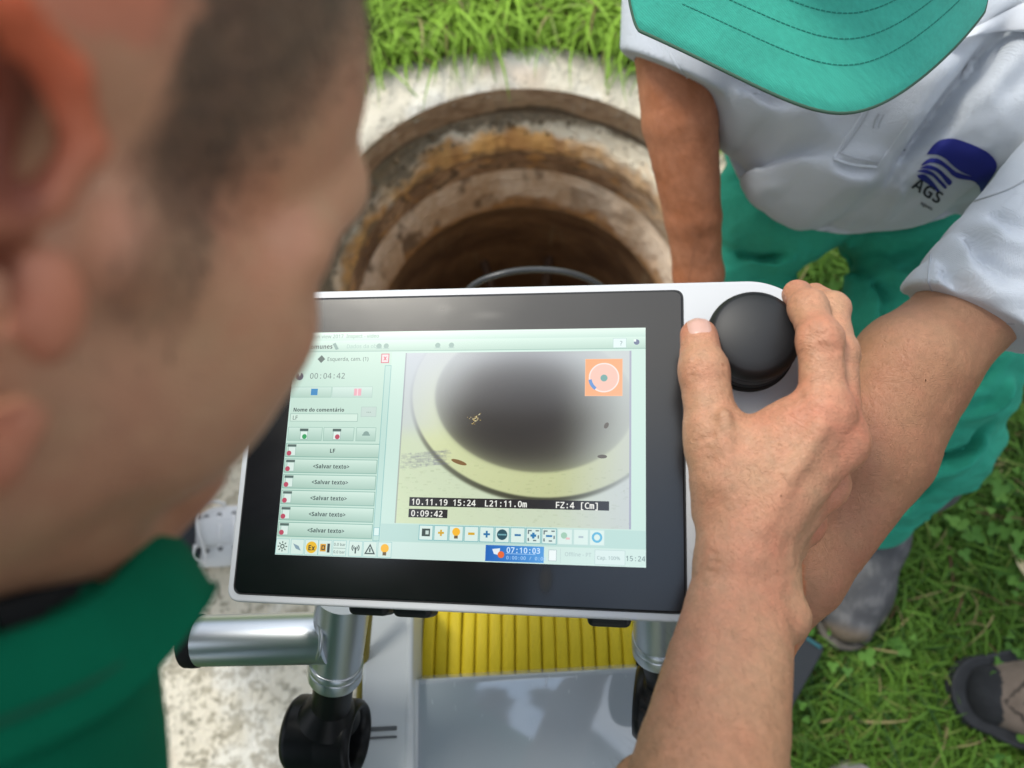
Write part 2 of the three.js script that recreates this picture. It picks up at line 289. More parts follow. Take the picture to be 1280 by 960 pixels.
  for (const y of [-0.55, -0.85, -1.15, -1.45]) {               // step irons on the far wall
    const q = (deg, r) => V3(MH.x + Math.cos(deg / 57.3) * r, y, MH.z - Math.sin(deg / 57.3) * r);
    part('step_iron', tube([q(75, .315), q(75, .2), q(82, .185), q(98, .185), q(105, .2), q(105, .315)], 0.01, 40, 8), iron, manhole);
  }
}
// ---------------------------------------------------------------- grass: blades nobody could count
{
  const blade = (len, wid, bend, curl) => {
    const pos = [], nor = [], idx = [], n = 6;
    for (let i = 0; i <= n; i++) {
      const t = i / n, w = wid * (1 - Math.pow(t, 2.2)) * (0.75 + 0.5 * t) * 0.5, a = bend * t, x = curl * t * t * len, y = len * (Math.sin(a) / Math.max(bend, 1e-3)), z = len * (1 - Math.cos(a)) / Math.max(bend, 1e-3);
      pos.push(x - w, y, z, x, y - wid * 0.12, z, x + w, y, z); const ny = Math.sin(a), nz = -Math.cos(a); nor.push(-0.5, -ny + 0.9, -nz, 0, -ny + 0.9, -nz, 0.5, -ny + 0.9, -nz);
      if (i < n) { const k = i * 3; idx.push(k, k + 1, k + 4, k, k + 4, k + 3, k + 1, k + 2, k + 5, k + 1, k + 5, k + 4); }
    }
    const g = new THREE.BufferGeometry(); g.setAttribute('position', new THREE.Float32BufferAttribute(pos, 3)); g.setIndex(idx); g.computeVertexNormals(); return g;
  };
  const kinds = [blade(0.055, 0.0035, 1.0, 0.1), blade(0.08, 0.0042, 1.5, -0.15), blade(0.10, 0.0048, 1.9, 0.2), blade(0.045, 0.003, 0.6, -0.1), blade(0.12, 0.0052, 2.2, 0.1), blade(0.15, 0.006, 2.0, -0.2)];
  const bm = new THREE.MeshPhysicalMaterial({ color: 0xffffff, roughness: 0.6, side: THREE.DoubleSide, specularIntensity: 0.5 });
  const spots = kinds.map(() => []);
  const M = new THREE.Matrix4(), Q = new THREE.Quaternion(), E = new THREE.Euler(), Sc = V3(1, 1, 1), P = V3(0, 0, 0);
  let tries = 0, count = 0;
  while (count < 190000 && tries++ < 1200000) {
    let x = rr(-1.6, 1.75), z = rr(-2.0, 0.65);
    const [deg, r] = polar(x, z), e = slabEdge(deg);
    if (r < e - 0.01) continue;
    const far = z < -0.8; if (r < e + (far ? 0.028 : 0.004) && rnd() < 0.93) continue; const inView = (x > 0.3 && x < 1.15 && z > -1.3 && z < 0.3) || (far && x > -0.5 && x < 0.6 && z > -1.5) || (x < 0 && z > 0);
    if (!inView && rnd() > 0.22) continue;
    const clump = fbm(x * 6, z * 6, 3.3, 3), edge = r < e + 0.06;
    if (rnd() > 0.75 + clump) continue;
    let k = far ? [1, 2, 4, 5, 2, 4][Math.floor(rnd() * 6)] : [0, 1, 3, 0, 2, 1, 3, 4][Math.floor(rnd() * 8)];
    if (edge && far) k = [1, 2, 3, 4][Math.floor(rnd() * 4)];
    let yaw = rr(0, Math.PI * 2);
    if (edge && rnd() < 0.3) yaw = Math.atan2(MH.x - x, MH.z - z) + rr(-0.9, 0.9);        // lean over the kerb
    const s = rr(0.65, 1.25) * (far ? 1.05 : 0.74) * (1 + 0.5 * clump);
    E.set(rr(0, far ? 0.6 : 0.9), yaw, rr(-0.3, 0.3), 'YXZ'); Q.setFromEuler(E);
    M.compose(P.set(x, -0.012, z), Q, Sc.set(far ? rr(0.75, 1.2) : rr(0.5, 0.95), s, s));
    const tone = clamp(0.5 + 1.1 * fbm(x * 3 + 5, z * 3, 6.6, 3) + rr(-0.35, 0.35)), dry = rnd();
    let c = mixc([0.045, 0.115, 0.015], [0.12, 0.25, 0.026], tone);
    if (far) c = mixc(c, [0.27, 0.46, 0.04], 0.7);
    if (dry < 0.03) c = [0.28, 0.24, 0.10]; else if (dry < 0.10) c = [0.18, 0.25, 0.05]; else if (dry < 0.125) c = [0.12, 0.065, 0.03]; else if (dry > 0.9 && !far) c = [0.03, 0.085, 0.014];
    spots[k].push([M.clone(), c]); count++;
  }
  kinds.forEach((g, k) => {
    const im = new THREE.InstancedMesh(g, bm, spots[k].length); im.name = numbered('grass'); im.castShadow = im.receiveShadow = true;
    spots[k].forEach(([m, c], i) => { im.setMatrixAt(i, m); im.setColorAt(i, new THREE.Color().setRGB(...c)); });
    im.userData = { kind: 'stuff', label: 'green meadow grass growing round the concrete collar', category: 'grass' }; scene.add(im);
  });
  // clover: three round leaflets on a stalk
  const leaf = () => { const pos = [], idx = []; for (let l = 0; l < 3; l++) { const a0 = l * 2.094, b = pos.length / 3; pos.push(0, 0, 0); for (let i = 0; i <= 10; i++) { const t = i / 10 * Math.PI * 2, rx = 0.0075 * Math.sin(t), ry = 0.0085 - 0.0085 * Math.cos(t) - 0.0016 * Math.exp(-Math.pow((t - Math.PI) * 3, 2)); const ca = Math.cos(a0), sa = Math.sin(a0); pos.push(rx * ca + ry * sa, 0.12 * ry + 0.25 * Math.abs(rx), ry * ca - rx * sa); } for (let i = 1; i <= 10; i++) idx.push(b, b + i, b + i + 1); }
    const s = pos.length / 3; pos.push(-0.0005, 0, 0, 0.0005, 0, 0, 0.0005, -0.04, 0.004, -0.0005, -0.04, 0.004); idx.push(s, s + 1, s + 2, s, s + 2, s + 3);
    const g = new THREE.BufferGeometry(); g.setAttribute('position', new THREE.Float32BufferAttribute(pos, 3)); g.setIndex(idx); g.computeVertexNormals(); return g; };
  const list = [];
  for (let i = 0; i < 9000 && list.length < 900; i++) { const x = rr(0.3, 1.2), z = rr(-0.9, 0.45), [deg, r] = polar(x, z); if (r < slabEdge(deg) + 0.02 || fbm(x * 5 + 2, z * 5, 9.1, 3) < 0.06) continue; list.push([x, z]); }
  const im = new THREE.InstancedMesh(leaf(), bm, list.length); im.name = 'clover'; im.castShadow = im.receiveShadow = true;
  list.forEach(([x, z], i) => { E.set(rr(-0.5, 0.5), rr(0, 6.28), rr(-0.5, 0.5)); Q.setFromEuler(E); const s = rr(0.35, 0.85); M.compose(P.set(x, rr(0.015, 0.05), z), Q, Sc.set(s, s, s)); im.setMatrixAt(i, M); im.setColorAt(i, new THREE.Color().setRGB(...mixc([0.05, 0.15, 0.02], [0.12, 0.26, 0.04], rnd()))); });
  im.userData = { kind: 'stuff', label: 'clover leaves scattered through the grass beside the shoes', category: 'clover' }; scene.add(im);
}
// ================================================================ the control monitor
const MO = V3(-0.14054443, -0.03303843, 0.52337069), MU = V3(0.98520497, -0.00321721, -0.17134999), MV = V3(-0.03481395, 0.97522046, -0.21847891), MN = V3(0.16780691, 0.22121188, 0.96068004);
const MON = TO_WORLD.clone().multiply(new THREE.Matrix4().makeBasis(MU, MV.clone().negate(), MN.clone().negate()).setPosition(MO));   // local: x right, y up the screen, z out of it
const onMonitor = (u, v, lift = 0) => MO.clone().addScaledVector(MU, u / 1000).addScaledVector(MV, v / 1000).addScaledVector(MN, -lift / 1000);   // surveyed
const child = (name, geo, mat, parent) => { const m = new THREE.Mesh(geo, mat); m.name = name; m.castShadow = m.receiveShadow = true; parent.add(m); return m; };
const KNOB = [284.5, 13.5];
{
  const mon = thing('control_monitor', 'white cased control monitor with a lit screen and a black joystick knob', 'monitor', V3(0, 0, 0));
  MON.decompose(mon.position, mon.quaternion, V3(0, 0, 0));
  const s = new THREE.Shape(), m = (u, v) => [u / 1000, -v / 1000];
  s.moveTo(...m(-21, -29)); s.lineTo(...m(KNOB[0], -29));
  s.absarc(KNOB[0] / 1000, -KNOB[1] / 1000, 0.0425, Math.PI / 2, -Math.PI * 0.36, true);
  s.bezierCurveTo(...m(282, 68), ...m(263, 70), ...m(259, 92));
  s.lineTo(...m(252, 162)); s.quadraticCurveTo(...m(251, 171), ...m(242, 171));
  s.lineTo(...m(-21, 171)); s.quadraticCurveTo(...m(-30, 171), ...m(-30, 162)); s.lineTo(...m(-30, -20)); s.quadraticCurveTo(...m(-30, -29), ...m(-21, -29));
  const shell = new THREE.ExtrudeGeometry(s, { depth: 0.020, bevelEnabled: true, bevelSize: 0.0016, bevelThickness: 0.0016, bevelSegments: 4, bevelOffset: -0.0016, curveSegments: 48 }).translate(0, 0, -0.0216);
  const paint = phys([0.60, 0.615, 0.635], 0.42, 0, { clearcoat: 0.15, clearcoatRoughness: 0.3 });
  child('casing', shell, paint, mon);
  const rrect = (u0, v0, u1, v1, r) => { const q = new THREE.Shape(); q.moveTo(...m(u0 + r, v0)); q.lineTo(...m(u1 - r, v0)); q.quadraticCurveTo(...m(u1, v0), ...m(u1, v0 + r)); q.lineTo(...m(u1, v1 - r)); q.quadraticCurveTo(...m(u1, v1), ...m(u1 - r, v1)); q.lineTo(...m(u0 + r, v1)); q.quadraticCurveTo(...m(u0, v1), ...m(u0, v1 - r)); q.lineTo(...m(u0, v0 + r)); q.quadraticCurveTo(...m(u0, v0), ...m(u0 + r, v0)); return q; };
  const smudge = dataTex(512, 384, (u, v) => { const d = (a, b, rx, ry) => Math.exp(-Math.pow((u - a) / rx, 2) - Math.pow((v - b) / ry, 2)); const q = clamp(0.20 + 0.05 * tn(u, v, 7, 3) + 0.3 * d(0.71, 0.08, 0.012, 0.035) + 0.07 * d(0.45, 0.955, 0.02, 0.015) + 0.07 * d(0.56, 0.93, 0.03, 0.012)); return [q, q, q]; });
  const bez = new THREE.ExtrudeGeometry(rrect(-24.8, -23, 246.6, 165.3, 5), { depth: 0.0006, bevelEnabled: true, bevelSize: 0.0005, bevelThickness: 0.0004, bevelSegments: 2, bevelOffset: -0.0005, curveSegments: 16 }).translate(0, 0, 0.0002);
  { const p = bez.attributes.position, uv = bez.attributes.uv; for (let i = 0; i < p.count; i++) uv.setXY(i, (p.getX(i) + 0.0248) / 0.2714, (p.getY(i) + 0.1653) / 0.1883); }
  child('bezel', bez, phys([0.004, 0.004, 0.005], 1, 0, { ior: 1.58, roughnessMap: smudge }), mon);
  child('bezel_gasket', new THREE.ExtrudeGeometry(rrect(-25.9, -24.1, 247.7, 166.4, 6), { depth: 0.0003, bevelEnabled: false, curveSegments: 16 }), std([0.02, 0.02, 0.022], 0.7), mon);

  // ---- what the screen shows
  const cv = document.createElement('canvas'); cv.width = 1600; cv.height = 1008; const c = cv.getContext('2d');
  const R = (x0, y0, x1, y1, f) => { c.fillStyle = f; c.fillRect(x0, y0, x1 - x0, y1 - y0); }, T = (t, x, y, px, f, font = 'sans-serif', al = 'left', bold = '') => { c.fillStyle = f; c.font = `${bold} ${px}px ${font}`; c.textAlign = al; c.textBaseline = 'middle'; c.fillText(t, x, y); };
  const box = (x0, y0, x1, y1, f, st = '#7fb0a8', lw = 2) => { R(x0, y0, x1, y1, f); c.strokeStyle = st; c.lineWidth = lw; c.strokeRect(x0, y0, x1 - x0, y1 - y0); };
  const grad = (x0, y0, x1, y1, a, b) => { const g = c.createLinearGradient(x0, y0, x1, y1); g.addColorStop(0, a); g.addColorStop(1, b); return g; };
  R(0, 0, 1600, 1008, '#c2ddd2');
  R(0, 0, 1600, 40, grad(0, 0, 0, 40, '#d8ebe0', '#b9d6ca')); T('Section view 2017  Inspect - video', 40, 20, 24, '#6f8f86');
  R(0, 40, 1600, 92, grad(0, 40, 0, 92, '#c9e2d6', '#aac8ba')); R(0, 90, 1600, 94, '#8fb3a7');
  R(18, 48, 52, 84, '#27363c'); R(24, 54, 34, 64, '#c3d8d0'); R(40, 46, 52, 58, '#b3505a'); T('Comunes', 58, 68, 28, '#2d403f', 'sans-serif', 'left', 'bold');
  c.fillStyle = '#789a92'; c.beginPath(); c.moveTo(182, 56); c.lineTo(196, 50); c.lineTo(214, 80); c.lineTo(200, 84); c.fill(); T('Dados da obra', 250, 68, 26, '#93b5ab');
  for (const x of [406, 440, 681, 744]) { c.fillStyle = '#86a69e'; c.beginPath(); c.arc(x, 68, 12, 0, 7); c.fill(); R(x - 14, 78, x + 14, 82, '#9bbab1'); }
  box(1462, 46, 1518, 88, '#d5e8e4', '#a9c6c2'); T('?', 1490, 68, 28, '#6d7f8c'); c.fillStyle = '#5a6788'; c.beginPath(); c.arc(1562, 64, 12, 0, 7); c.fill(); R(1550, 52, 1560, 62, '#e2efe9');
  // left panel
  R(6, 96, 470, 938, '#bdd9cb'); c.fillStyle = '#3e5550'; c.save(); c.translate(134, 127); c.rotate(0.785); c.fillRect(-13, -13, 26, 26); c.restore(); T('Esquerda, cam. (1)', 162, 128, 24, '#3c524e');
  box(422, 106, 456, 146, '#eccfd2', '#c35568', 4); T('x', 439, 124, 30, '#c84a5e', 'sans-serif', 'center', 'bold');
  c.fillStyle = '#2a3a58'; c.beginPath(); c.arc(36, 208, 18, 0, 7); c.fill(); c.fillStyle = '#cfe2d8'; c.beginPath(); c.moveTo(36, 208); c.lineTo(24, 188); c.lineTo(44, 186); c.fill(); T('00:04:42', 84, 207, 36, '#5d6f6c', 'monospace');
  box(4, 258, 196, 306, grad(0, 258, 0, 306, '#c4ddd2', '#a8c6b8'), '#95b9ad'); R(98, 266, 130, 296, '#1f7fb8'); box(200, 258, 390, 306, grad(0, 258, 0, 306, '#cbe1d8', '#b4cfc4'), '#a4c2b8'); R(304, 266, 338, 298, '#e2a3b0'); R(318, 266, 323, 298, '#efd0d4');
  T('Nome do comentário', 20, 364, 24, '#2b3b3a', 'sans-serif', 'left', 'bold'); box(10, 382, 330, 416, '#cbe2d5', '#86a99e'); T('LF', 20, 400, 26, '#3b4a48'); box(345, 350, 415, 394, '#bdd1c9', '#a9c1b9'); T('...', 380, 366, 28, '#6f8781', 'sans-serif', 'center');
  for (const [a, b] of [[6, 168], [176, 318], [330, 420]]) box(a, 444, b, 504, grad(0, 444, 0, 504, '#c6dfd3', '#a3c3b5'), '#86ada0');
  for (const [x, f] of [[84, '#2b9a58'], [240, '#b23f55']]) { R(x - 22, 450, x + 18, 462, '#445a55'); box(x - 18, 462, x + 16, 498, '#d9e9e2', '#8aa79e'); c.fillStyle = f; c.beginPath(); c.arc(x + 2, 486, 11, 0, 7); c.fill(); } c.fillStyle = '#7d9b93'; c.beginPath(); c.arc(376, 474, 14, Math.PI, 0); c.fill(); R(358, 474, 394, 480, '#7d9b93');
  for (let k = 0; k < 6; k++) {
    const y = 518 + k * 70; box(4, y, k ? 436 : 470, y + 60, grad(0, y, 0, y + 60, '#c9e1d4', '#9fbfb0'), '#7aa597', 3); R(10, y + 4, 52, y + 15, '#51655f'); box(16, y + 15, 50, y + 54, '#d2e4dc', '#93b1a7'); c.fillStyle = '#b5465c'; c.beginPath(); c.arc(20, y + 44, 11, 0, 7); c.fill();
    T(k ? '<Salvar texto>' : 'LF', 225, y + 31, 25, '#2c3d3a', 'sans-serif', 'center', 'bold');
  }
  box(442, 160, 470, 936, '#b6d6cc', '#86b7b4', 3); box(444, 880, 468, 914, '#d3e9e4', '#7fb3b6'); T('▾', 456, 898, 22, '#41605f', 'sans-serif', 'center');
  // camera picture of the pipe
  c.save(); c.beginPath(); c.rect(534, 102, 1006, 756); c.clip();
  R(534, 102, 1540, 858, grad(534, 150, 700, 858, '#aeb6cb', '#c7d6bf'));
  let g = c.createLinearGradient(540, 850, 1300, 150); g.addColorStop(0, '#cbd9b4'); g.addColorStop(0.5, '#c3cfb6'); g.addColorStop(1, '#bcc3c0'); c.fillStyle = g; c.fillRect(534, 102, 1006, 756);
  const oval = (cx, cy, rx, ry, rot, f, blur) => { c.save(); c.filter = blur ? `blur(${blur}px)` : 'none'; c.beginPath(); c.ellipse(cx, cy, rx, ry, rot, 0, 7); c.fillStyle = f; c.fill(); c.restore(); };
  oval(1128, 322, 562, 434, 0.13, grad(600, 300, 1000, 760, '#8f9584', '#3b3e2c'), 5);                       // dark lip of the socket
  oval(1132, 314, 556, 420, 0.13, grad(560, 300, 1250, 740, '#d3dcae', '#b9bf8e'), 3);                       // pale ring, yellow-green below
  oval(1118, 316, 436, 312, 0.12, grad(700, 300, 1100, 640, '#8d917a', '#7d8160'), 4);
  oval(1114, 318, 428, 300, 0.12, '#6a6c56', 10); oval(1098, 330, 380, 262, 0.12, '#4c4c40', 24); oval(1074, 338, 320, 225, 0.1, '#302f27', 34); oval(1050, 350, 220, 165, 0.1, '#1c1b19', 40);
  c.save(); c.filter = 'blur(30px)'; c.fillStyle = grad(0, 102, 0, 400, 'rgba(186,194,204,0.85)', 'rgba(186,194,204,0)'); c.fillRect(500, 60, 1100, 330); c.fillStyle = grad(1240, 0, 1560, 0, 'rgba(190,198,200,0)', 'rgba(190,198,200,0.85)'); c.fillRect(1240, 60, 340, 840); c.fillStyle = grad(534, 0, 860, 0, 'rgba(188,196,208,0.7)', 'rgba(188,196,208,0)'); c.fillRect(500, 60, 380, 400); c.restore();
  oval(1060, 260, 230, 130, 0, 'rgba(52,52,56,0.55)', 50);
  for (let i = 0; i < 60; i++) { c.fillStyle = ['#8a6f35', '#c8a95c', '#4e4124', '#e6dcae'][i % 4]; const a = rr(-1, 1), b = rr(-1, 1); c.fillRect(868 + a * 40 * Math.abs(b), 402 + b * 22 - a * 12, rr(2, 6), rr(2, 4)); }
  for (let i = 0; i < 260; i++) { c.fillStyle = `rgba(96,96,120,${rr(0.03, 0.16)})`; const x = rr(540, 740), y = 570 + (640 - x) * 0.12 + rr(-26, 40); c.fillRect(x, y, rr(6, 40), rr(2, 9)); }
  for (let i = 0; i < 400; i++) { c.fillStyle = `rgba(90,104,70,${rr(0.02, 0.09)})`; c.fillRect(rr(536, 1536), rr(600, 856), rr(3, 22), rr(2, 8)); }
  c.fillStyle = '#7a5a30'; c.beginPath(); c.ellipse(805, 592, 36, 9, 0.3, 0, 7); c.fill(); c.fillStyle = '#565149'; c.beginPath(); c.ellipse(1420, 560, 20, 8, 0, 0, 7); c.fill(); c.beginPath(); c.ellipse(1436, 428, 9, 14, 0.5, 0, 7); c.fill();
  c.restore();
  R(534, 102, 540, 858, 'rgba(120,126,140,0.5)'); R(1532, 102, 1540, 858, '#9ea2b4');
  box(1344, 138, 1502, 300, grad(1344, 140, 1500, 300, '#ee9a5e', '#f0a678'), '#e8b48c'); c.strokeStyle = '#f3d9d2'; c.fillStyle = '#e9b9a8'; c.lineWidth = 6; c.beginPath(); c.arc(1424, 220, 62, 0, 7); c.fill(); c.stroke(); c.fillStyle = '#5f9a94'; c.beginPath(); c.arc(1424, 222, 15, 0, 7); c.fill(); c.strokeStyle = '#4e86c6'; c.lineWidth = 14; c.beginPath(); c.arc(1424, 220, 60, 2.2, 3.0); c.stroke();
  R(594, 746, 1450, 784, '#17181a'); R(594, 796, 766, 832, '#17181a');
  T('10.11.19 15:24', 602, 766, 34, '#f4f4ec', 'monospace', 'left', 'bold'); T('L21:11.0m', 924, 766, 34, '#f4f4ec', 'monospace', 'left', 'bold'); T('FZ:4 [Cm]', 1226, 766, 34, '#f4f4ec', 'monospace', 'left', 'bold'); T('0:09:42', 604, 815, 34, '#f4f4ec', 'monospace', 'left', 'bold');
  // tool row
  R(474, 862, 1600, 936, '#b4d3cb');
  for (let k = 0; k < 12; k++) {
    const x = 676 + k * 66; box(x - 30, 864, x + 30, 926, '#d3e6df', k > 8 ? '#bcd6d2' : '#74aeb2', 3);
    const y = 894, plus = (f, r, w) => { R(x - r, y - w, x + r, y + w, f); R(x - w, y - r, x + w, y + r, f); }, minus = (f, r, w) => R(x - r, y - w, x + r, y + w, f);
    if (k === 0) { R(x - 18, y - 16, x + 18, y + 16, '#33443f'); R(x - 2, y - 8, x + 12, y + 8, '#c4d6cf'); }
    if (k === 1) plus('#cfa224', 13, 4); if (k === 3) minus('#cfa224', 14, 5); if (k === 4) plus('#1b6ca0', 14, 4); if (k === 6) minus('#1b6ca0', 13, 4);
    if (k === 2) { c.fillStyle = '#f0b429'; c.beginPath(); c.arc(x, y - 6, 17, 0, 7); c.fill(); R(x - 8, y + 10, x + 8, y + 22, '#6b5836'); }
    if (k === 5) { c.fillStyle = '#1d4b57'; c.beginPath(); c.arc(x, y, 22, 0, 7); c.fill(); R(x - 18, y - 3, x + 18, y + 3, '#6ba2ab'); }
    if (k === 7 || k === 8) { c.strokeStyle = '#55666a'; c.lineWidth = 5; c.setLineDash([14, 16]); c.strokeRect(x - 21, y - 20, 42, 40); c.setLineDash([]); k === 7 ? (plus('#2273a8', 12, 5)) : minus('#2273a8', 13, 4); }
    if (k === 9) { c.fillStyle = '#9cc4ad'; c.beginPath(); c.arc(x - 4, y - 4, 13, 0, 7); c.fill(); R(x + 4, y + 4, x + 20, y + 12, '#e3b6b6'); } if (k === 10) minus('#a9b9c0', 10, 4); if (k === 11) { c.strokeStyle = '#5fb0d2'; c.lineWidth = 9; c.beginPath(); c.arc(x, y, 17, 0, 7); c.stroke(); }
  }
  // task bar
  R(0, 938, 1600, 1008, '#c9e0d8');
  for (let k = 0; k < 8; k++) { const x = [31, 100, 166, 228, 294, 367, 432, 498][k]; box(x - 30, 940, x + 30, 1004, '#cfe3da', '#8fc0bf', 2); const y = 972;
    if (k === 0) { c.strokeStyle = '#2c3a36'; c.lineWidth = 4; c.beginPath(); c.arc(x, y, 8, 0, 7); c.stroke(); for (let a = 0; a < 8; a++) { c.beginPath(); c.moveTo(x + 14 * Math.cos(a * .785), y + 14 * Math.sin(a * .785)); c.lineTo(x + 22 * Math.cos(a * .785), y + 22 * Math.sin(a * .785)); c.stroke(); } }
    if (k === 1) { c.fillStyle = '#7f99a6'; c.beginPath(); c.moveTo(x - 20, y - 14); c.lineTo(x + 6, y - 4); c.lineTo(x + 18, y + 16); c.lineTo(x - 6, y + 8); c.fill(); }
    if (k === 2) { c.fillStyle = '#e3b416'; c.beginPath(); c.arc(x, y, 25, 0, 7); c.fill(); T('Ex', x, y + 2, 30, '#1d2417', 'sans-serif', 'center', 'bold'); }
    if (k === 3) { R(x - 22, y - 16, x + 4, y + 16, '#d79a1d'); c.strokeStyle = '#2d3226'; c.lineWidth = 4; c.strokeRect(x - 14, y - 8, 12, 16); R(x + 10, y - 18, x + 22, y + 20, '#272d2b'); }
    if (k === 4) { T('0.0 bar', x, y - 16, 17, '#4b5d59', 'sans-serif', 'center'); T('0.0 bar', x, y + 16, 17, '#4b5d59', 'sans-serif', 'center'); R(x - 28, y - 1, x + 28, y + 1, '#7a958e'); }
    if (k === 5) { c.strokeStyle = '#32423f'; c.lineWidth = 4; for (const q of [8, 16]) { c.beginPath(); c.arc(x, y - 4, q, -0.8, 0.8); c.stroke(); c.beginPath(); c.arc(x, y - 4, q, 2.3, 3.9); c.stroke(); } R(x - 3, y - 6, x + 3, y + 20, '#32423f'); }
    if (k === 6) { c.strokeStyle = '#32423f'; c.lineWidth = 5; c.beginPath(); c.moveTo(x, y - 18); c.lineTo(x + 20, y + 18); c.lineTo(x - 20, y + 18); c.closePath(); c.stroke(); R(x - 3, y - 4, x + 3, y + 12, '#32423f'); }
    if (k === 7) { c.fillStyle = '#f0b429'; c.beginPath(); c.arc(x, y - 6, 18, 0, 7); c.fill(); R(x - 8, y + 10, x + 8, y + 24, '#6b5836'); } }
  R(938, 938, 1184, 1004, grad(938, 0, 1184, 0, '#1560b4', '#4f97d6')); c.fillStyle = '#dfe8ee'; c.beginPath(); c.moveTo(966, 954); c.lineTo(1000, 950); c.lineTo(996, 978); c.lineTo(974, 974); c.fill(); c.fillStyle = '#e0652f'; c.beginPath(); c.arc(1004, 976, 14, 0, 7); c.fill(); T('07:10:03', 1026, 956, 30, '#cfe6ff', 'monospace', 'left', 'bold'); T('0:00:00 / 0:00', 1026, 986, 20, '#b4d6f7', 'monospace'); R(1024, 970, 1150, 972, '#a9cff4');
  box(1204, 950, 1236, 994, '#e6efee', '#9fb2b4'); R(1252, 944, 1254, 1002, '#b8cdca'); T('Offline - PT', 1270, 966, 22, '#a9bdbb'); box(1394, 944, 1516, 1002, '#d2e4e0', '#b3cac8'); T('Cap. 100%', 1402, 974, 20, '#93a8a6'); T('15:24', 1558, 974, 27, '#55686a', 'monospace', 'center');
  const tex = new THREE.CanvasTexture(cv); tex.colorSpace = THREE.SRGBColorSpace; tex.anisotropy = 8;
  const scr = new THREE.PlaneGeometry(0.225, 0.1417).translate(0.1125, -0.07085, 0.0016);
  child('screen', scr, phys([0.01, 0.01, 0.012], 0.2, 0, { ior: 1.66, emissive: new THREE.Color(1, 1, 1), emissiveMap: tex, emissiveIntensity: 0.86 }), mon);

  // ---- joystick knob
  const kp = [[0.0001, 0], [24.2, 0], [24.8, 3], [24.8, 9.4], [23.9, 10.2], [24.8, 11], [25.5, 17], [25.7, 22.6], [25.1, 23.3], [25.7, 24], [25.5, 27], [24.6, 30], [22.6, 32.6], [21.7, 32.9], [21.2, 33.5], [17, 34.9], [10, 36.1], [4, 36.5], [0.0001, 36.6]].map(([r, t]) => [r / 1000, t / 1000]);
  const kn = child('joystick_knob', turned(kp, V3(KNOB[0] / 1000, -KNOB[1] / 1000, 0.001), V3(0, 0, 1), 96), std([0.008, 0.0085, 0.010], 0.5), mon);
  child('knob_skirt', turned([[0.0001, 0], [0.0262, 0], [0.0262, 0.003], [0.0245, 0.0045], [0.0001, 0.0045]], V3(KNOB[0] / 1000, -KNOB[1] / 1000, 0.0002), V3(0, 0, 1), 72), std([0.01, 0.01, 0.011], 0.7), kn);
  // ---- brackets below the case
  const blk = std([0.012, 0.012, 0.013], 0.5);
  for (const [u0, u1] of [[40, 66], [69, 94], [190, 216]]) child('bracket', new RoundedBoxGeometry((u1 - u0) / 1000, 0.05, 0.022, 3, 0.004).translate((u0 + u1) / 2000, -0.152, -0.034), blk, mon);
}
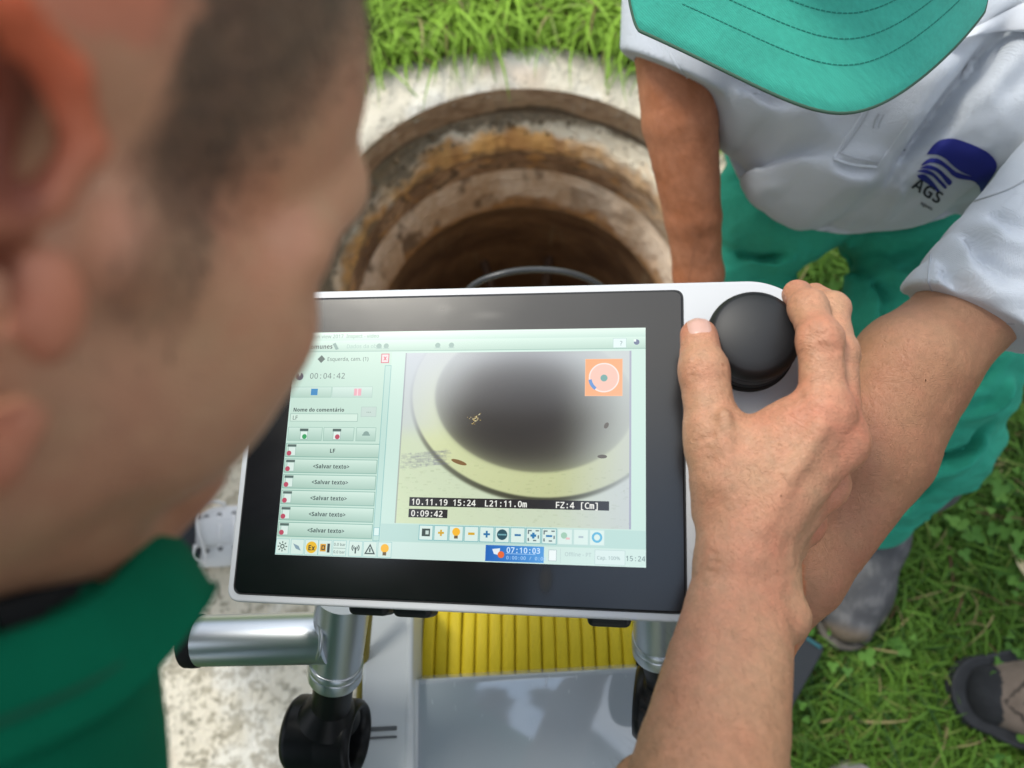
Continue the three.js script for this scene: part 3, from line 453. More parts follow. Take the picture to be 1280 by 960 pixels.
// ================================================================ the cable reel that carries the monitor
{
  const base = onGround(620, 900);
  const reel = thing('cable_reel', 'aluminium cable reel frame with yellow cable wound on its drum under the monitor', 'cable reel', base);
  const alu = std([0.66, 0.70, 0.74], 0.36, 1), paint = phys([0.58, 0.62, 0.64], 0.42, 0, { clearcoat: 0.2, clearcoatRoughness: 0.25 }), black = phys([0.006, 0.0065, 0.007], 0.38, 0, { specularIntensity: 0.45 }), rubber = phys([0.012, 0.012, 0.013], 0.7, 0, { specularIntensity: 0.5 });
  const dirW = (a, b) => b.clone().sub(a).normalize();
  // handle tube with its end cap, leaving to the left
  const hA = at(246, 801, 0.585), hB = at(412, 797, 0.57), hd = dirW(hB, hA);
  const handle = part('handle_tube', rod(hB, hA, 0.0182, 0.0182, 64), alu, reel);
  part('end_cap', turned([[0.0001, -0.004], [0.0182, -0.004], [0.0189, -0.003], [0.0192, 0.001], [0.0189, 0.0065], [0.0165, 0.0082], [0.0001, 0.0086]], hA, hd, 48), rubber, handle);
  // vertical sockets left and right, each with collar, black neck and ring clamp
  const socket = (p0, p1, pn, clampC, axis, flip) => {
    const a = at(...p0), b = at(...p1), d = dirW(a, b);
    const t = part('socket_tube', rod(a, b, 0.0192, 0.0188, 64), alu, reel);
    const L = 0.0012;
    part('collar_ring', turned([[0.0189, -0.012], [0.0200, -0.0115], [0.0200, -0.0065], [0.0194, -0.006], [0.0194, -0.0055], [0.0202, -0.005], [0.0202, 0.004], [0.0194, 0.0056], [0.0150, 0.006], [0.0150, -0.012], [0.0189, -0.012]], b, d, 64), alu, t);
    const n = at(...pn);
    part('neck', rod(b, n, 0.0150, 0.0152, 48), black, reel);
    const c = at(...clampC), ax = axis.clone().transformDirection(TO_WORLD), w = 0.028;
    const k = part('ring_clamp', turned([[0.0175, -w], [0.0262, -w], [0.0287, -w + 0.003], [0.0293, -w + 0.006], [0.0293, -0.0012], [0.0285, 0], [0.0293, 0.0012], [0.0293, w - 0.006], [0.0287, w - 0.003], [0.0262, w], [0.0235, w], [0.0175, w - 0.006], [0.0175, -w]], c, ax, 72), black, reel);
    part('clamp_boss', rod(n, c.clone().addScaledVector(dirW(n, c), -0.024), 0.0152, 0.024, 40), black, k);
    part('post', rod(c.clone().addScaledVector(V3(0, -1, 0), 0.03), V3(c.x, base.y + 0.04, c.z), 0.013, 0.013, 32), alu, reel);
  };
  socket([430, 742, 0.553], [419, 838, 0.592], [414, 880, 0.615], [408, 919, 0.635], V3(0.985, 0.02, -0.17).normalize());
  socket([824, 738, 0.56], [824, 808, 0.597], [832, 850, 0.62], [838, 882, 0.64], V3(0.97, 0.04, -0.25).normalize());
  // weld bead where the handle meets the socket
  part('weld_bead', tube(Array.from({ length: 14 }, (_, i) => { const a = -1.4 + i / 13 * 2.8; return at(398 + 3 * Math.cos(a * 2), 797 + 30 * Math.sin(a), 0.566 - 0.0175 * Math.cos(a)); }), 0.0016, 40, 8), alu, reel);

  // side plates: the left one shows its top edge
  const sidePlate = (pxa, pxb, w) => {
    const a = at(...pxa), b = at(...pxb), zc = (a.z + b.z) / 2, len = Math.abs(a.z - b.z), h = Math.min(a.y, b.y) - 0.05;
    return part('side_plate', new RoundedBoxGeometry(w, h, len, 3, 0.004).translate(a.x, 0.05 + h / 2, zc), paint, reel);
  };
  const left = sidePlate([484, 742, 0.705], [484, 1180, 0.62], 0.044);
  const slot = std([0.10, 0.11, 0.115], 0.6);
  for (const y of [911, 922]) { const p = at(477, y, 0.66); const t = onTop(p); part('slot', new RoundedBoxGeometry(0.026, 0.002, y === 911 ? 0.0035 : 0.002, 2, 0.0008).translate(t.x, t.y, t.z), slot, left); }
  function onTop(p) { const topY = left.geometry.boundingBox ? 0 : (left.geometry.computeBoundingBox(), 0), y = base.y + left.geometry.boundingBox.max.y, c = V3(0, CAM_H, 0), d = p.clone().sub(c); return c.addScaledVector(d, (y + 0.0002 - CAM_H) / d.y); }
  // slim guide rail on the plate's inner edge and the flange beside the cover
  { const a = onTop(at(512, 770, 0.7)), b = onTop(at(505, 1150, 0.66)); part('guide_rail', rod(a.setY(a.y - 0.003), b.setY(b.y - 0.003), 0.0035, 0.0035, 16), paint, left); }
  sidePlate([822, 790, 0.73], [822, 1180, 0.66], 0.03);
  { const a = at(517, 850, 0.70), b = at(514, 1150, 0.64); part('flange', rod(a, b, 0.0045, 0.0045, 24), paint, reel); }

  // drum and the yellow turns
  const AX = [0.307, 0.858], RD = 0.120, x0 = -0.0855, turns = 16, pitch = 0.2015 / turns;
  const ringPts = (x, R, lean, ph) => Array.from({ length: 48 }, (_, i) => { const t = i / 48 * Math.PI * 2; return V3(x + lean * Math.cos(t * 1 + ph), AX[0] + R * Math.sin(t), AX[1] - R * Math.cos(t)).applyMatrix4(TO_WORLD); });
  const drum = part('drum', rod(V3(x0 - 0.01, ...AX).applyMatrix4(TO_WORLD), V3(x0 + 0.212, ...AX).applyMatrix4(TO_WORLD), RD - 0.012, RD - 0.012, 64), black, reel);
  const scuff = dataTex(512, 64, (u, v) => { const n = tn(u, v, 22, 4), m = tn(u + 0.4, v, 60, 2); return mixc(mixc([0.62, 0.47, 0.013], [0.70, 0.54, 0.02], clamp(0.5 + n)), [0.22, 0.16, 0.03], sstep(0.26, 0.5, m + 0.5 * n) * 0.35); }, true);
  const yc = new THREE.MeshPhysicalMaterial({ map: scuff, roughness: 0.58, specularIntensity: 0.6 });
  const turn = (x, R, lean, ph) => {                          // one flattened turn of cable round the drum axis
    const pos = [], uv = [], idx = [], A = 150, P = 16, sp = (v, e) => Math.sign(v) * Math.pow(Math.abs(v), e);
    for (let i = 0; i <= A; i++) { const t = i / A * Math.PI * 2, wob = lean * Math.sin(t * 2 + ph) + 0.0003 * noise(t * 6, ph, 2); for (let k = 0; k <= P; k++) { const q = k / P * Math.PI * 2, dx = pitch * 0.488 * sp(Math.cos(q), 0.7), dr = 0.0046 * sp(Math.sin(q), 0.7) + 0.0010 * Math.cos(q), r = R + dr; const w = S0(x + wob + dx, AX[0] + r * Math.sin(t), AX[1] - r * Math.cos(t)); pos.push(w.x, w.y, w.z); uv.push(i / A * 3 + ph * 0.37, k / P); } }
    for (let i = 0; i < A; i++) for (let k = 0; k < P; k++) { const a = i * (P + 1) + k; idx.push(a, a + 1, a + P + 2, a, a + P + 2, a + P + 1); }
    const g = new THREE.BufferGeometry(); g.setAttribute('position', new THREE.Float32BufferAttribute(pos, 3)); g.setAttribute('uv', new THREE.Float32BufferAttribute(uv, 2)); g.setIndex(idx); g.computeVertexNormals(); return g;
  };
  const S0 = (x, y, z) => V3(x, y, z).applyMatrix4(TO_WORLD);
  for (let i = 0; i < turns; i++) part('cable_turn', turn(x0 + (i + 0.5) * pitch, RD - (i < 2 ? 0.002 : 0) + 0.0008 * noise(i * 1.7, 2, 5), 0.0009 * noise(i * 0.8, 5, 1), i * 1.3), yc, reel);
  part('cable_turn', turn(x0 - 0.012, RD - 0.02, 0.0, 3), yc, reel);
  // loose length of the cable running down outside the left plate
  part('cable_tail', tube([at(462, 742, 0.66), at(457, 800, 0.68), at(452, 860, 0.71), at(446, 930, 0.76), at(440, 1010, 0.82), at(420, 1100, 0.9)], 0.0042, 60, 14), std([0.24, 0.19, 0.02], 0.6), reel);
  // sheet cover over the front of the drum, bent down at its far edge
  {
    const A = ray(522, 849, 0.704), B = ray(800, 834, 0.704), C = ray(797, 1120, 0.655), D = ray(516, 1140, 0.655), pos = [], idx = [], uv = [], n = 24;
    const nrm = B.clone().sub(A).cross(D.clone().sub(A)).normalize(); if (nrm.z > 0) nrm.negate();
    const prof = [[0, -0.05], [0, -0.006], [0.002, -0.0015], [0.006, 0], ...Array.from({ length: 10 }, (_, i) => [0.03 + i * 0.1, 0.0025 * Math.sin((i + 1) / 11 * Math.PI)]), [1, 0]];
    for (let j = 0; j <= n; j++) for (const [t, o] of prof) { const s = j / n, p = A.clone().lerp(B, s).lerp(D.clone().lerp(C, s), t).addScaledVector(nrm, o + 0.0018 * Math.sin(s * Math.PI)).applyMatrix4(TO_WORLD); pos.push(p.x, p.y, p.z); uv.push(s, t); }
    const P = prof.length; for (let j = 0; j < n; j++) for (let k = 0; k < P - 1; k++) { const i = j * P + k; idx.push(i, i + 1, i + P + 1, i, i + P + 1, i + P); }
    const g = new THREE.BufferGeometry(); g.setAttribute('position', new THREE.Float32BufferAttribute(pos, 3)); g.setAttribute('uv', new THREE.Float32BufferAttribute(uv, 2)); g.setIndex(idx); g.computeVertexNormals();
    part('cover', g, phys([0.36, 0.41, 0.46], 1, 0, { ior: 2.1, roughnessMap: dataTex(512, 512, (u, v) => { const q = clamp(0.06 + 0.05 * Math.abs(tn(u, v, 6, 4)) + 0.25 * sstep(0.30, 0.42, tn(u, v * 0.25, 60, 2))); return [q, q, q]; }), side: THREE.DoubleSide }), reel);
  }
  // feet
  for (const [x, z] of [[-0.115, 0.02], [-0.115, 0.19], [0.15, 0.02], [0.15, 0.19]]) part('foot', new RoundedBoxGeometry(0.05, 0.05, 0.06, 3, 0.01).translate(x, 0.026, z), rubber, reel);
}
// ---------------------------------------------------------------- the dark loop of cable that arches behind the monitor
{
  const P = [at(560, 470, 0.9), at(572, 390, 0.86), at(590, 358, 0.84), at(628, 342, 0.83), at(672, 337, 0.83), at(716, 342, 0.83), at(750, 357, 0.84), at(772, 385, 0.86), at(785, 470, 0.9)];
  const t = thing('hose_loop', 'thin dark grey hose bent in a loop above the manhole', 'hose', V3(P[0].x, 0, P[0].z));
  const all = [V3(P[0].x - 0.03, 0.02, P[0].z + 0.12), V3(P[0].x - 0.01, 0.15, P[0].z + 0.06), ...P, V3(P[8].x + 0.01, 0.15, P[8].z + 0.06), V3(P[8].x + 0.03, 0.02, P[8].z + 0.12)];
  part('hose', tube(all, 0.0034, 140, 12), std([0.045, 0.047, 0.05], 0.3), t);
  for (const q of [all[0], all.at(-1)]) part('hose_end', rod(q, q.clone().add(V3(0, 0.035, -0.012)), 0.006, 0.006, 16), std([0.02, 0.02, 0.02], 0.5), t);
}
// ================================================================ people: shared head, skin
// head in its own frame, millimetres: x to the person's left, y up, z forward; the ear canals lie at (+-70, 0, -9)
const H = (x, y, z) => V3(x, y, z);
const EAR = {
  rim: [[72, 1, -9, 2.6], [76, 7, -1, 3.2], [79, 16, 3, 3.4], [82, 26, -2, 3.6], [86, 33, -13, 3.8], [90, 32, -26, 3.8], [93, 23, -35, 3.6], [93, 9, -38, 3.4], [90, -6, -36, 3.3], [86, -19, -30, 3.6], [81, -30, -21, 5.0], [77, -35, -12, 5.8], [73, -31, -4, 4.4]].map(([x, y, z, r]) => [H(x, y, z), r]),
  anti: [[85, 24, -14, 2.6], [86, 14, -24, 3.2], [86, 2, -28, 3.3], [83, -10, -24, 3.2], [79, -17, -14, 3.2]].map(([x, y, z, r]) => [H(x, y, z), r]),
};
const chain = (p, pts, k) => { let d = 1e3; for (let i = 0; i < pts.length - 1; i++) d = smin(d, cap(p, pts[i][0], pts[i + 1][0], pts[i][1], pts[i + 1][1]), k); return d; };
const K = { c1: H(0, 52, -8), r1: H(77, 83, 97), c2: H(0, 46, 44), r2: H(64, 50, 48), c3: H(0, -20, 38), r3: H(55, 54, 49), b0: H(8, 30, 89), b1: H(47, 31, 76), b2: H(60, 12, 60), es: H(32, 12, 92), ey: H(31, 12, 77), er: H(12.6, 12.2, 12.6), z0: H(65, -1, 14), z1: H(50, -7, 64), ch: H(38, -25, 50), chr: H(24, 27, 25), ma: H(51, -30, 14), mar: H(13, 26, 25), j0: H(49, -44, -6), j1: H(13, -76, 64), cn: H(0, -77, 71), mo: H(0, -50, 79), mor: H(30, 24, 17), l0: H(0, -49, 97), l1: H(20, -53, 88), l2: H(0, -60, 95), l3: H(18, -58, 87), n0: H(0, 18, 88), n1: H(0, -22, 111), nw: H(12, -28, 98), nwr: H(9, 8, 11), k0: H(0, -45, -22), k1: H(0, -185, -46), s0: H(48, -20, -34), s1: H(20, -170, 8), te: H(72, 34, 30), ter: H(10, 26, 26) };
function headField(P) {
  const p = H(Math.abs(P.x), P.y, P.z);
  let d = ell(p, K.c1, K.r1);
  if (d > 160) return d - 90;
  d = smin(d, ell(p, K.c2, K.r2), 24); d = smin(d, ell(p, K.c3, K.r3), 22);
  d = smin(d, cap(p, K.b0, K.b1, 8.5, 8), 10); d = smin(d, cap(p, K.b1, K.b2, 8, 7.5), 9);
  d = smax(d, -(Math.hypot(p.x - 32, p.y - 11, p.z - 95) - 16), 10);
  d = smin(d, ell(p, K.ey, K.er), 3);
  d = smin(d, cap(p, K.z0, K.z1, 9, 12), 15); d = smin(d, ell(p, K.ch, K.chr), 20); d = smin(d, ell(p, K.ma, K.mar), 16);
  d = smin(d, cap(p, K.j0, K.j1, 13, 15), 16); d = smin(d, Math.hypot(p.x, p.y + 77, p.z - 70) - 17, 12);
  d = smin(d, ell(p, K.mo, K.mor), 12); d = smin(d, cap(p, K.l0, K.l1, 5, 3.5), 3); d = smin(d, cap(p, K.l2, K.l3, 5.4, 3.5), 3);
  d = smin(d, cap(p, K.n0, K.n1, 7, 9), 9); d = smin(d, ell(p, K.nw, K.nwr), 5);
  d = smin(d, cap(p, K.k0, K.k1, 55, 62), 24); d = smin(d, cap(p, K.s0, K.s1, 12, 12), 18);
  if (p.x > 50 && Math.abs(p.y) < 60 && p.z < 30) {
    // ear: thin bowl, then the hollows, then rim, antihelix, tragus
    { const y = p.y + 6, z = p.z + 11, ca = 0.966, sa = 0.259; p.y = (y * ca - z * sa) * 1.06; p.z = (z * ca + y * sa) * 1.06 - 9; }   // the ear leans back
    let e = cap(p, H(78, 20, -16), H(77, -16, -16), 12, 8); e = Math.max(e, 0) < 40 ? smax(e, Math.abs(p.x - (74 - 0.28 * (p.z + 8))) - 3.2, 3) : e;
    e = smin(e, chain(p, EAR.rim, 2), 3); e = smin(e, chain(p, EAR.anti, 2), 4);
    d = smin(d, e, 5);
    d = smax(d, -ell(p, H(84, -11, -13), H(11, 12, 9.5)), 3);                 // lower bowl
    d = smax(d, -ell(p, H(86, 15, -13), H(11, 9.5, 9.5)), 3);                     // upper bowl
    d = smax(d, -cap(p, H(88, 24, -24), H(92, 4, -33), 2.4, 1.8), 2);           // groove inside the rim
    d = smax(d, -cap(p, H(86, -10, -9), H(62, -9, -6), 5.2, 4.4), 2);            // canal
    d = smin(d, ell(p, H(74.5, -11, 0), H(4.5, 10, 6)), 6);                         // tragus
    d = smin(d, cap(p, H(81, 3, -20), H(76, 2.5, -6), 2.2, 2.6), 3);            // root of the rim
  }
  return d;
}
// skin relief, 40 mm of skin per tile
const skinBump = dataTex(512, 512, (u, v) => { const a = Math.abs(tn(u, v, 26, 2)), b = Math.abs(tn(v + 0.3, u, 48, 2)), q = clamp(0.35 + 1.1 * Math.min(a, b * 1.2) + 0.25 * tn(u, v, 90, 2)); return [q, q, q]; });
const skinMat = (bump = 0.0007, rough = 0.5) => { const b = skinBump.clone(); b.repeat.set(25, 25); b.needsUpdate = true; return new THREE.MeshPhysicalMaterial({ color: 0xffffff, vertexColors: true, roughness: rough, bumpMap: b, bumpScale: bump, sheen: 0.15, sheenColor: new THREE.Color(1, 0.6, 0.45), sheenRoughness: 0.5, specularIntensity: 0.8 }); };
// a head placed by its right ear canal and two axes (surveyed frame)
function headFrame(origin, fwdDir, upDir, at0 = H(-70, -3, -9)) {
  const f = fwdDir.clone().normalize(), u = upDir.clone().addScaledVector(f, -upDir.dot(f)).normalize(), r = u.clone().cross(f);
  const m = new THREE.Matrix4().makeBasis(r, u, f).scale(V3(0.001, 0.001, 0.001)), o = origin.clone().sub(at0.clone().applyMatrix4(m)); return m.setPosition(o);
}
function scaledNormals(g) { const n = g.attributes.normal; for (let i = 0; i < n.count; i++) { const v = V3(n.getX(i), n.getY(i), n.getZ(i)).normalize(); n.setXYZ(i, v.x, v.y, v.z); } return g; }
const hairMask = (p) => {                                    // short back and sides
  const x = Math.abs(p.x), wob = 4 * noise(p.x * 0.08, p.y * 0.08, p.z * 0.08), z = p.z + wob * 0.6, line = z > 62 ? mix(62, 78, sstep(62, 84, z)) : z > 30 ? mix(4, 62, sstep(26, 62, z)) : z > 10 ? -8 : z > -30 ? 40 : -42 - 0.2 * (z + 30);
  let m = sstep(line - 20, line + 36, p.y + wob);
  if (z > 4 && z < 40 && p.y < 34) m *= mix(sstep(7, 17, z), 1, sstep(24, 34, p.y));
  if (x > 58 && p.z < 4 && p.z > -52 && p.y < 42 && p.y > -52) m = 0;
  return m;
};
const faceColor = (base, red, stubbleK) => (p) => {
  const n = fbm(p.x * 0.03, p.y * 0.03, p.z * 0.03, 4), f = fbm(p.x * 0.16, p.y * 0.16, p.z * 0.16, 3);
  let c = mixc(base, red, clamp(0.35 + 0.9 * n + 0.3 * f + (Math.abs(p.x) > 74 && p.z < 6 ? 0.55 : 0) + 0.3 * sstep(60, 100, p.z) * sstep(10, -30, p.y)));
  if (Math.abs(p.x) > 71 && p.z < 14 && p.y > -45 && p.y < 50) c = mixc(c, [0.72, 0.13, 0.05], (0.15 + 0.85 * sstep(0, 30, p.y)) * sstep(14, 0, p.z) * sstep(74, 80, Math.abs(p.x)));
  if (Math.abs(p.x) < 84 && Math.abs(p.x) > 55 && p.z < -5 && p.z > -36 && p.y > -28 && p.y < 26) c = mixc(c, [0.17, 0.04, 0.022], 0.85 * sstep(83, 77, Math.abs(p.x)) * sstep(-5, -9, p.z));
  const st = sstep(-8, -38, p.y + 8 * n) * sstep(-40, -10, p.z + p.y * 0.1) * (p.y > -125 ? 1 : 0);
  c = mixc(c, [0.10, 0.075, 0.06], st * stubbleK * (0.6 + 0.5 * f));
  return mixc(c, [0.078, 0.066, 0.047], hairMask(p) * (0.80 + 0.15 * f));
};

// ================================================================ the operator on the left, seen over the ear
const S = (x, y, z) => V3(x, y, z);
{
  const who = thing('person', 'person with cropped hair and dark green shirt, gripping the black joystick knob', 'person', V3(-0.30, 0, 0.72));
  // ---- head and neck
  const HF = headFrame(S(-0.0790, -0.0250, 0.122), S(0.49, 0.14, 0.86), S(0.28, -0.96, 0.05));
  const hg = meshField(headField, H(-105, -150, -125), H(105, 145, 130), 1.9, { color: faceColor([0.56, 0.315, 0.185], [0.60, 0.235, 0.14], 0.32), uv: (p) => [Math.atan2(p.x, p.z + 60) * 0.085, p.y / 1000] });
  const strandAt = []; { const q = hg.attributes.position, nn = hg.attributes.normal; for (let i = 0; i < q.count; i++) { const p = V3(q.getX(i), q.getY(i), q.getZ(i)); if (p.x < 10 && p.z > -90 && hairMask(p) > rnd()) strandAt.push([p, V3(nn.getX(i), nn.getY(i), nn.getZ(i))]); } }
  hg.applyMatrix4(HF); scaledNormals(hg); toWorld(hg);
  // ---- hand and forearm
  const J = (x, y, d) => ray(x, y, d);
  const Wr = J(908, 722, .405), Wu = J(955, 738, .409), R2 = J(858, 990, .345), U2 = J(906, 990, .345), EL = S(0.036, 0.305, 0.295);
  const fingers = [
    [[J(1030, 516, .404), .0128], [J(1025, 425, .410), .0112], [J(1011, 386, .430), .0098], [J(997, 368, .447), .0086]],
    [[J(1049, 553, .411), .0128], [J(1045, 442, .423), .0112], [J(1038, 388, .442), .0098], [J(1018, 372, .463), .0086]],
    [[J(1029, 606, .430), .0116], [J(1037, 482, .449), .0106], [J(1044, 430, .470), .0094], [J(1030, 410, .486), .0084]],
    [[J(1003, 652, .447), .0106], [J(1024, 545, .466), .0094], [J(1032, 500, .484), .0084], [J(1024, 486, .492), .0076]]];
  const bases = [J(915, 688, .403), J(930, 690, .402), J(946, 698, .408), J(958, 708, .418)];
  const thumb = [[J(904, 640, .417), .0160], [J(892, 548, .420), .0142], [J(880, 464, .431), .0127], [J(873, 421, .445), .0104]];
  const tendon = [[J(1024, 535, .3905), J(938, 680, .3915)], [J(1034, 580, .4015), J(944, 690, .396)], [J(905, 520, .4055), J(912, 640, .4015)]];
  const veins = [[J(1000, 575, .397), J(975, 640, .3945)], [J(975, 640, .3945), J(985, 700, .399)], [J(940, 800, .377), J(915, 900, .353)]];
  const creases = [];                                         // [a, b, width, depth]
  const addC = (list, w, d) => list.forEach(([a, b]) => creases.push([J(...a), J(...b), w, d]));
  addC([[[852, 462, .42], [905, 458, .42]], [[853, 470, .42], [903, 468, .42]], [[856, 452, .42], [900, 449, .423]]], 0.0013, 0.0008);
  addC([[[850, 568, .41], [884, 560, .404]], [[852, 580, .41], [882, 575, .403]], [[855, 592, .41], [878, 590, .403]], [[858, 556, .41], [890, 545, .404]]], 0.0014, 0.0012);
  addC([[[996, 412, .405], [1030, 418, .398]], [[995, 420, .405], [1020, 423, .4]], [[1018, 430, .398], [1044, 434, .4]], [[1016, 438, .398], [1042, 441, .4]]], 0.0013, 0.0009);
  addC([[[1000, 492, .4], [985, 498, .402]]], 0.002, 0.0006);
  addC([[[880, 700, .39], [985, 722, .39]], [[876, 712, .39], [960, 727, .388]], [[884, 690, .392], [950, 704, .39]]], 0.0018, 0.0007);
  const armField = (p) => {
    let d = smin(cap(p, Wr, R2, .0158, .0265), cap(p, Wu, U2, .0158, .0265), .018);
    if (p.y > 0.17) d = smin(d, smin(cap(p, R2, EL, .0265, .043), cap(p, U2, EL, .0265, .043), .02), .02);
    if (p.y < 0.16) {
      d = smin(d, Math.hypot(p.x - Uh.x, p.y - Uh.y, p.z - Uh.z) - .0112, .010);
      let h = 1;
      for (let i = 0; i < 4; i++) h = smin(h, cap(p, bases[i], fingers[i][0][0], .0135, fingers[i][0][1]), .011);
      h = smin(h, cap(p, W1, W2, .0125, .0125), .014); h = smin(h, cap(p, W3, W4, .0125, .0115), .013);
      h = smin(h, cap(p, thumb[0][0], thumb[1][0], thumb[0][1], thumb[1][1]), .014);
      h = smin(h, cap(p, thumb[1][0], thumb[2][0], thumb[1][1], thumb[2][1]), .008);
      h = smin(h, cap(p, thumb[2][0], thumb[3][0], thumb[2][1] * 0.96, thumb[3][1]), .004);
      h = smin(h, Math.hypot(p.x - thumb[2][0].x, p.y - thumb[2][0].y, p.z - thumb[2][0].z) - .0129, .004);
      d = smin(d, h, .016);
      let f = 1;
      for (const g of fingers) { let e = 1; for (let i = 0; i < 3; i++) { e = smin(e, cap(p, g[i][0], g[i + 1][0], g[i][1] * 0.94, g[i + 1][1] * 0.97), .003); if (i) e = smin(e, Math.hypot(p.x - g[i][0].x, p.y - g[i][0].y, p.z - g[i][0].z) - g[i][1], .004); } f = smin(f, e, .0012); }
      d = smin(d, f, .006);
      for (const g of fingers) d = smin(d, Math.hypot(p.x - g[0][0].x, p.y - g[0][0].y, p.z - g[0][0].z) - g[0][1] * 1.06, .007);
    }
    if (d < 0.006) {
      for (const [a, b] of tendon) d = smin(d, cap(p, a, b, .0030, .0022), .006);
      for (const [a, b] of veins) d = smin(d, cap(p, a, b, .0022, .0017), .0035);
      for (const [a, b, w, k] of creases) { const q = cap(p, a, b, 0, 0); if (q < 0.012) { const o = Math.max(0, q - 0.0) ; d += k * Math.exp(-(o * o) / (w * w)); } }
      d += 0.0005 * noise(p.x * 90, p.y * 90, p.z * 90) + 0.00022 * noise(p.x * 330, p.y * 330, p.z * 330);
    }
    return d;
  };
  const Uh = J(986, 773, .403), W1 = J(915, 600, .409), W2 = J(1000, 538, .408), W3 = J(925, 560, .418), W4 = J(985, 530, .415);
  const nailC = thumb[3][0].clone().add(S(-0.0022, -0.0030, -0.0102));
  const armColor = (p) => {
    const n = fbm(p.x * 30, p.y * 30, p.z * 30, 4), f = fbm(p.x * 160, p.y * 160, p.z * 160, 3), g = fbm(p.x * 700, p.y * 700, p.z * 700, 2);
    let red = 0.28 + 0.8 * n + 0.35 * f;
    for (const q of fingers) { red += 0.75 * Math.exp(-Math.pow(p.distanceTo(q[0][0]) / 0.0155, 2) * 1.0) + 0.5 * Math.exp(-Math.pow(p.distanceTo(q[1][0]) / 0.011, 2)) + 0.4 * Math.exp(-Math.pow(p.distanceTo(q[3][0]) / 0.014, 2)); }
    red += 0.45 * Math.exp(-Math.pow(p.distanceTo(thumb[3][0]) / 0.015, 2));
    let c = mixc([0.50, 0.278, 0.162], [0.52, 0.185, 0.112], clamp(red));
    c = mixc(c, [0.36, 0.19, 0.10], sstep(0.08, 0.19, p.y) * 0.75);
    const k = 1 + 0.22 * f + 0.26 * g; c = [c[0] * k, c[1] * k, c[2] * k];
    return c;
  };
  const aAx = EL.clone().sub(Wr).normalize(), aX = aAx.clone().cross(S(0, 0, 1)).normalize(), aZ = aX.clone().cross(aAx);
  const armUV = (p) => { const q = p.clone().sub(Wr); return [Math.atan2(q.dot(aX) - 0.004, -q.dot(aZ) * Math.sign(aZ.z) + 0.012) * 0.036, q.dot(aAx)]; };
  let armHair = null;
  const hand = meshField(armField, S(0.03, -0.07, 0.29), S(0.20, 0.20, 0.51), 0.0016, { color: armColor, uv: armUV });
  const elbow = meshField(armField, S(-0.03, 0.196, 0.235), S(0.15, 0.37, 0.37), 0.004, { color: armColor, uv: armUV });
  toWorld(hand); toWorld(elbow);
  const bodyGeo = mergeGeometries([hg, hand, elbow]);
  {
    const a = hand.attributes.position, nn = hand.attributes.normal, list = [], ax = Wr.clone().sub(EL).transformDirection(TO_WORLD), g = new THREE.ConeGeometry(0.00006, 0.009, 3, 1).translate(0, 0.0038, 0), q = new THREE.Quaternion(), m = new THREE.Matrix4(), inv = TO_WORLD.clone().invert(), v = V3(0, 0, 0);
    for (let i = 0; i < a.count; i++) { v.set(a.getX(i), a.getY(i), a.getZ(i)).applyMatrix4(inv); if (rnd() < (v.y > 0.115 ? 0.035 : v.y > 0.04 ? 0.008 : 0)) list.push(i); }
    const im = new THREE.InstancedMesh(g, std([0.07, 0.04, 0.022], 0.6), list.length);
    list.forEach((i, k) => { const d = ax.clone().add(V3(-0.9, 0, 0)).add(V3(nn.getX(i), nn.getY(i), nn.getZ(i)).multiplyScalar(0.4)).add(V3(rr(-.5, .5), rr(-.5, .5), rr(-.5, .5))).normalize(); q.setFromUnitVectors(V3(0, 1, 0), d); m.compose(V3(a.getX(i) - who.position.x, a.getY(i) - who.position.y, a.getZ(i) - who.position.z), q, V3(1, rr(.4, 1.1), 1)); im.setMatrixAt(k, m); });
    im.name = 'arm_hair'; im.userData.kind = 'stuff'; armHair = im;
  }
  who.add(armHair);
  part('body', bodyGeo, skinMat(0.0008, 0.46), who);
  // thumb nail: a thin curved plate on the tip
  {
    const up = J(871, 396, .445).sub(J(880, 464, .431)).normalize(), nz = S(-0.12, -0.42, -0.9).addScaledVector(up, -S(-0.12, -0.42, -0.9).dot(up)).normalize(), nx = up.clone().cross(nz).normalize(), pos = [], idx = [], U = 12, V = 12;
    for (let j = 0; j <= V; j++) for (let i = 0; i <= U; i++) {
      const s = i / U * 2 - 1, t = j / V * 2 - 1, w = 0.0066 * Math.sqrt(clamp(1 - Math.pow(Math.abs(t), 4) * 0.55));
      const c = thumb[3][0].clone().addScaledVector(nx, s * w).addScaledVector(up, 0.0025 + t * 0.0062).addScaledVector(nz, 0.02); let q = c.clone();
      for (let k = 0; k < 14; k++) q.addScaledVector(nz, -armField(q) * 0.9);
      q.addScaledVector(nz, 0.0005 * (1 - Math.pow(Math.max(Math.abs(s), Math.abs(t)), 6)) - 0.0001); q.applyMatrix4(TO_WORLD); pos.push(q.x, q.y, q.z);
    }
    for (let j = 0; j < V; j++) for (let i = 0; i < U; i++) { const a = j * (U + 1) + i; idx.push(a, a + 1, a + U + 2, a, a + U + 2, a + U + 1); }
    const g = new THREE.BufferGeometry(); g.setAttribute('position', new THREE.Float32BufferAttribute(pos, 3)); g.setIndex(idx); g.computeVertexNormals();
    part('thumb_nail', g, phys([0.60, 0.36, 0.29], 0.28, 0, { side: THREE.DoubleSide }), who);
  }
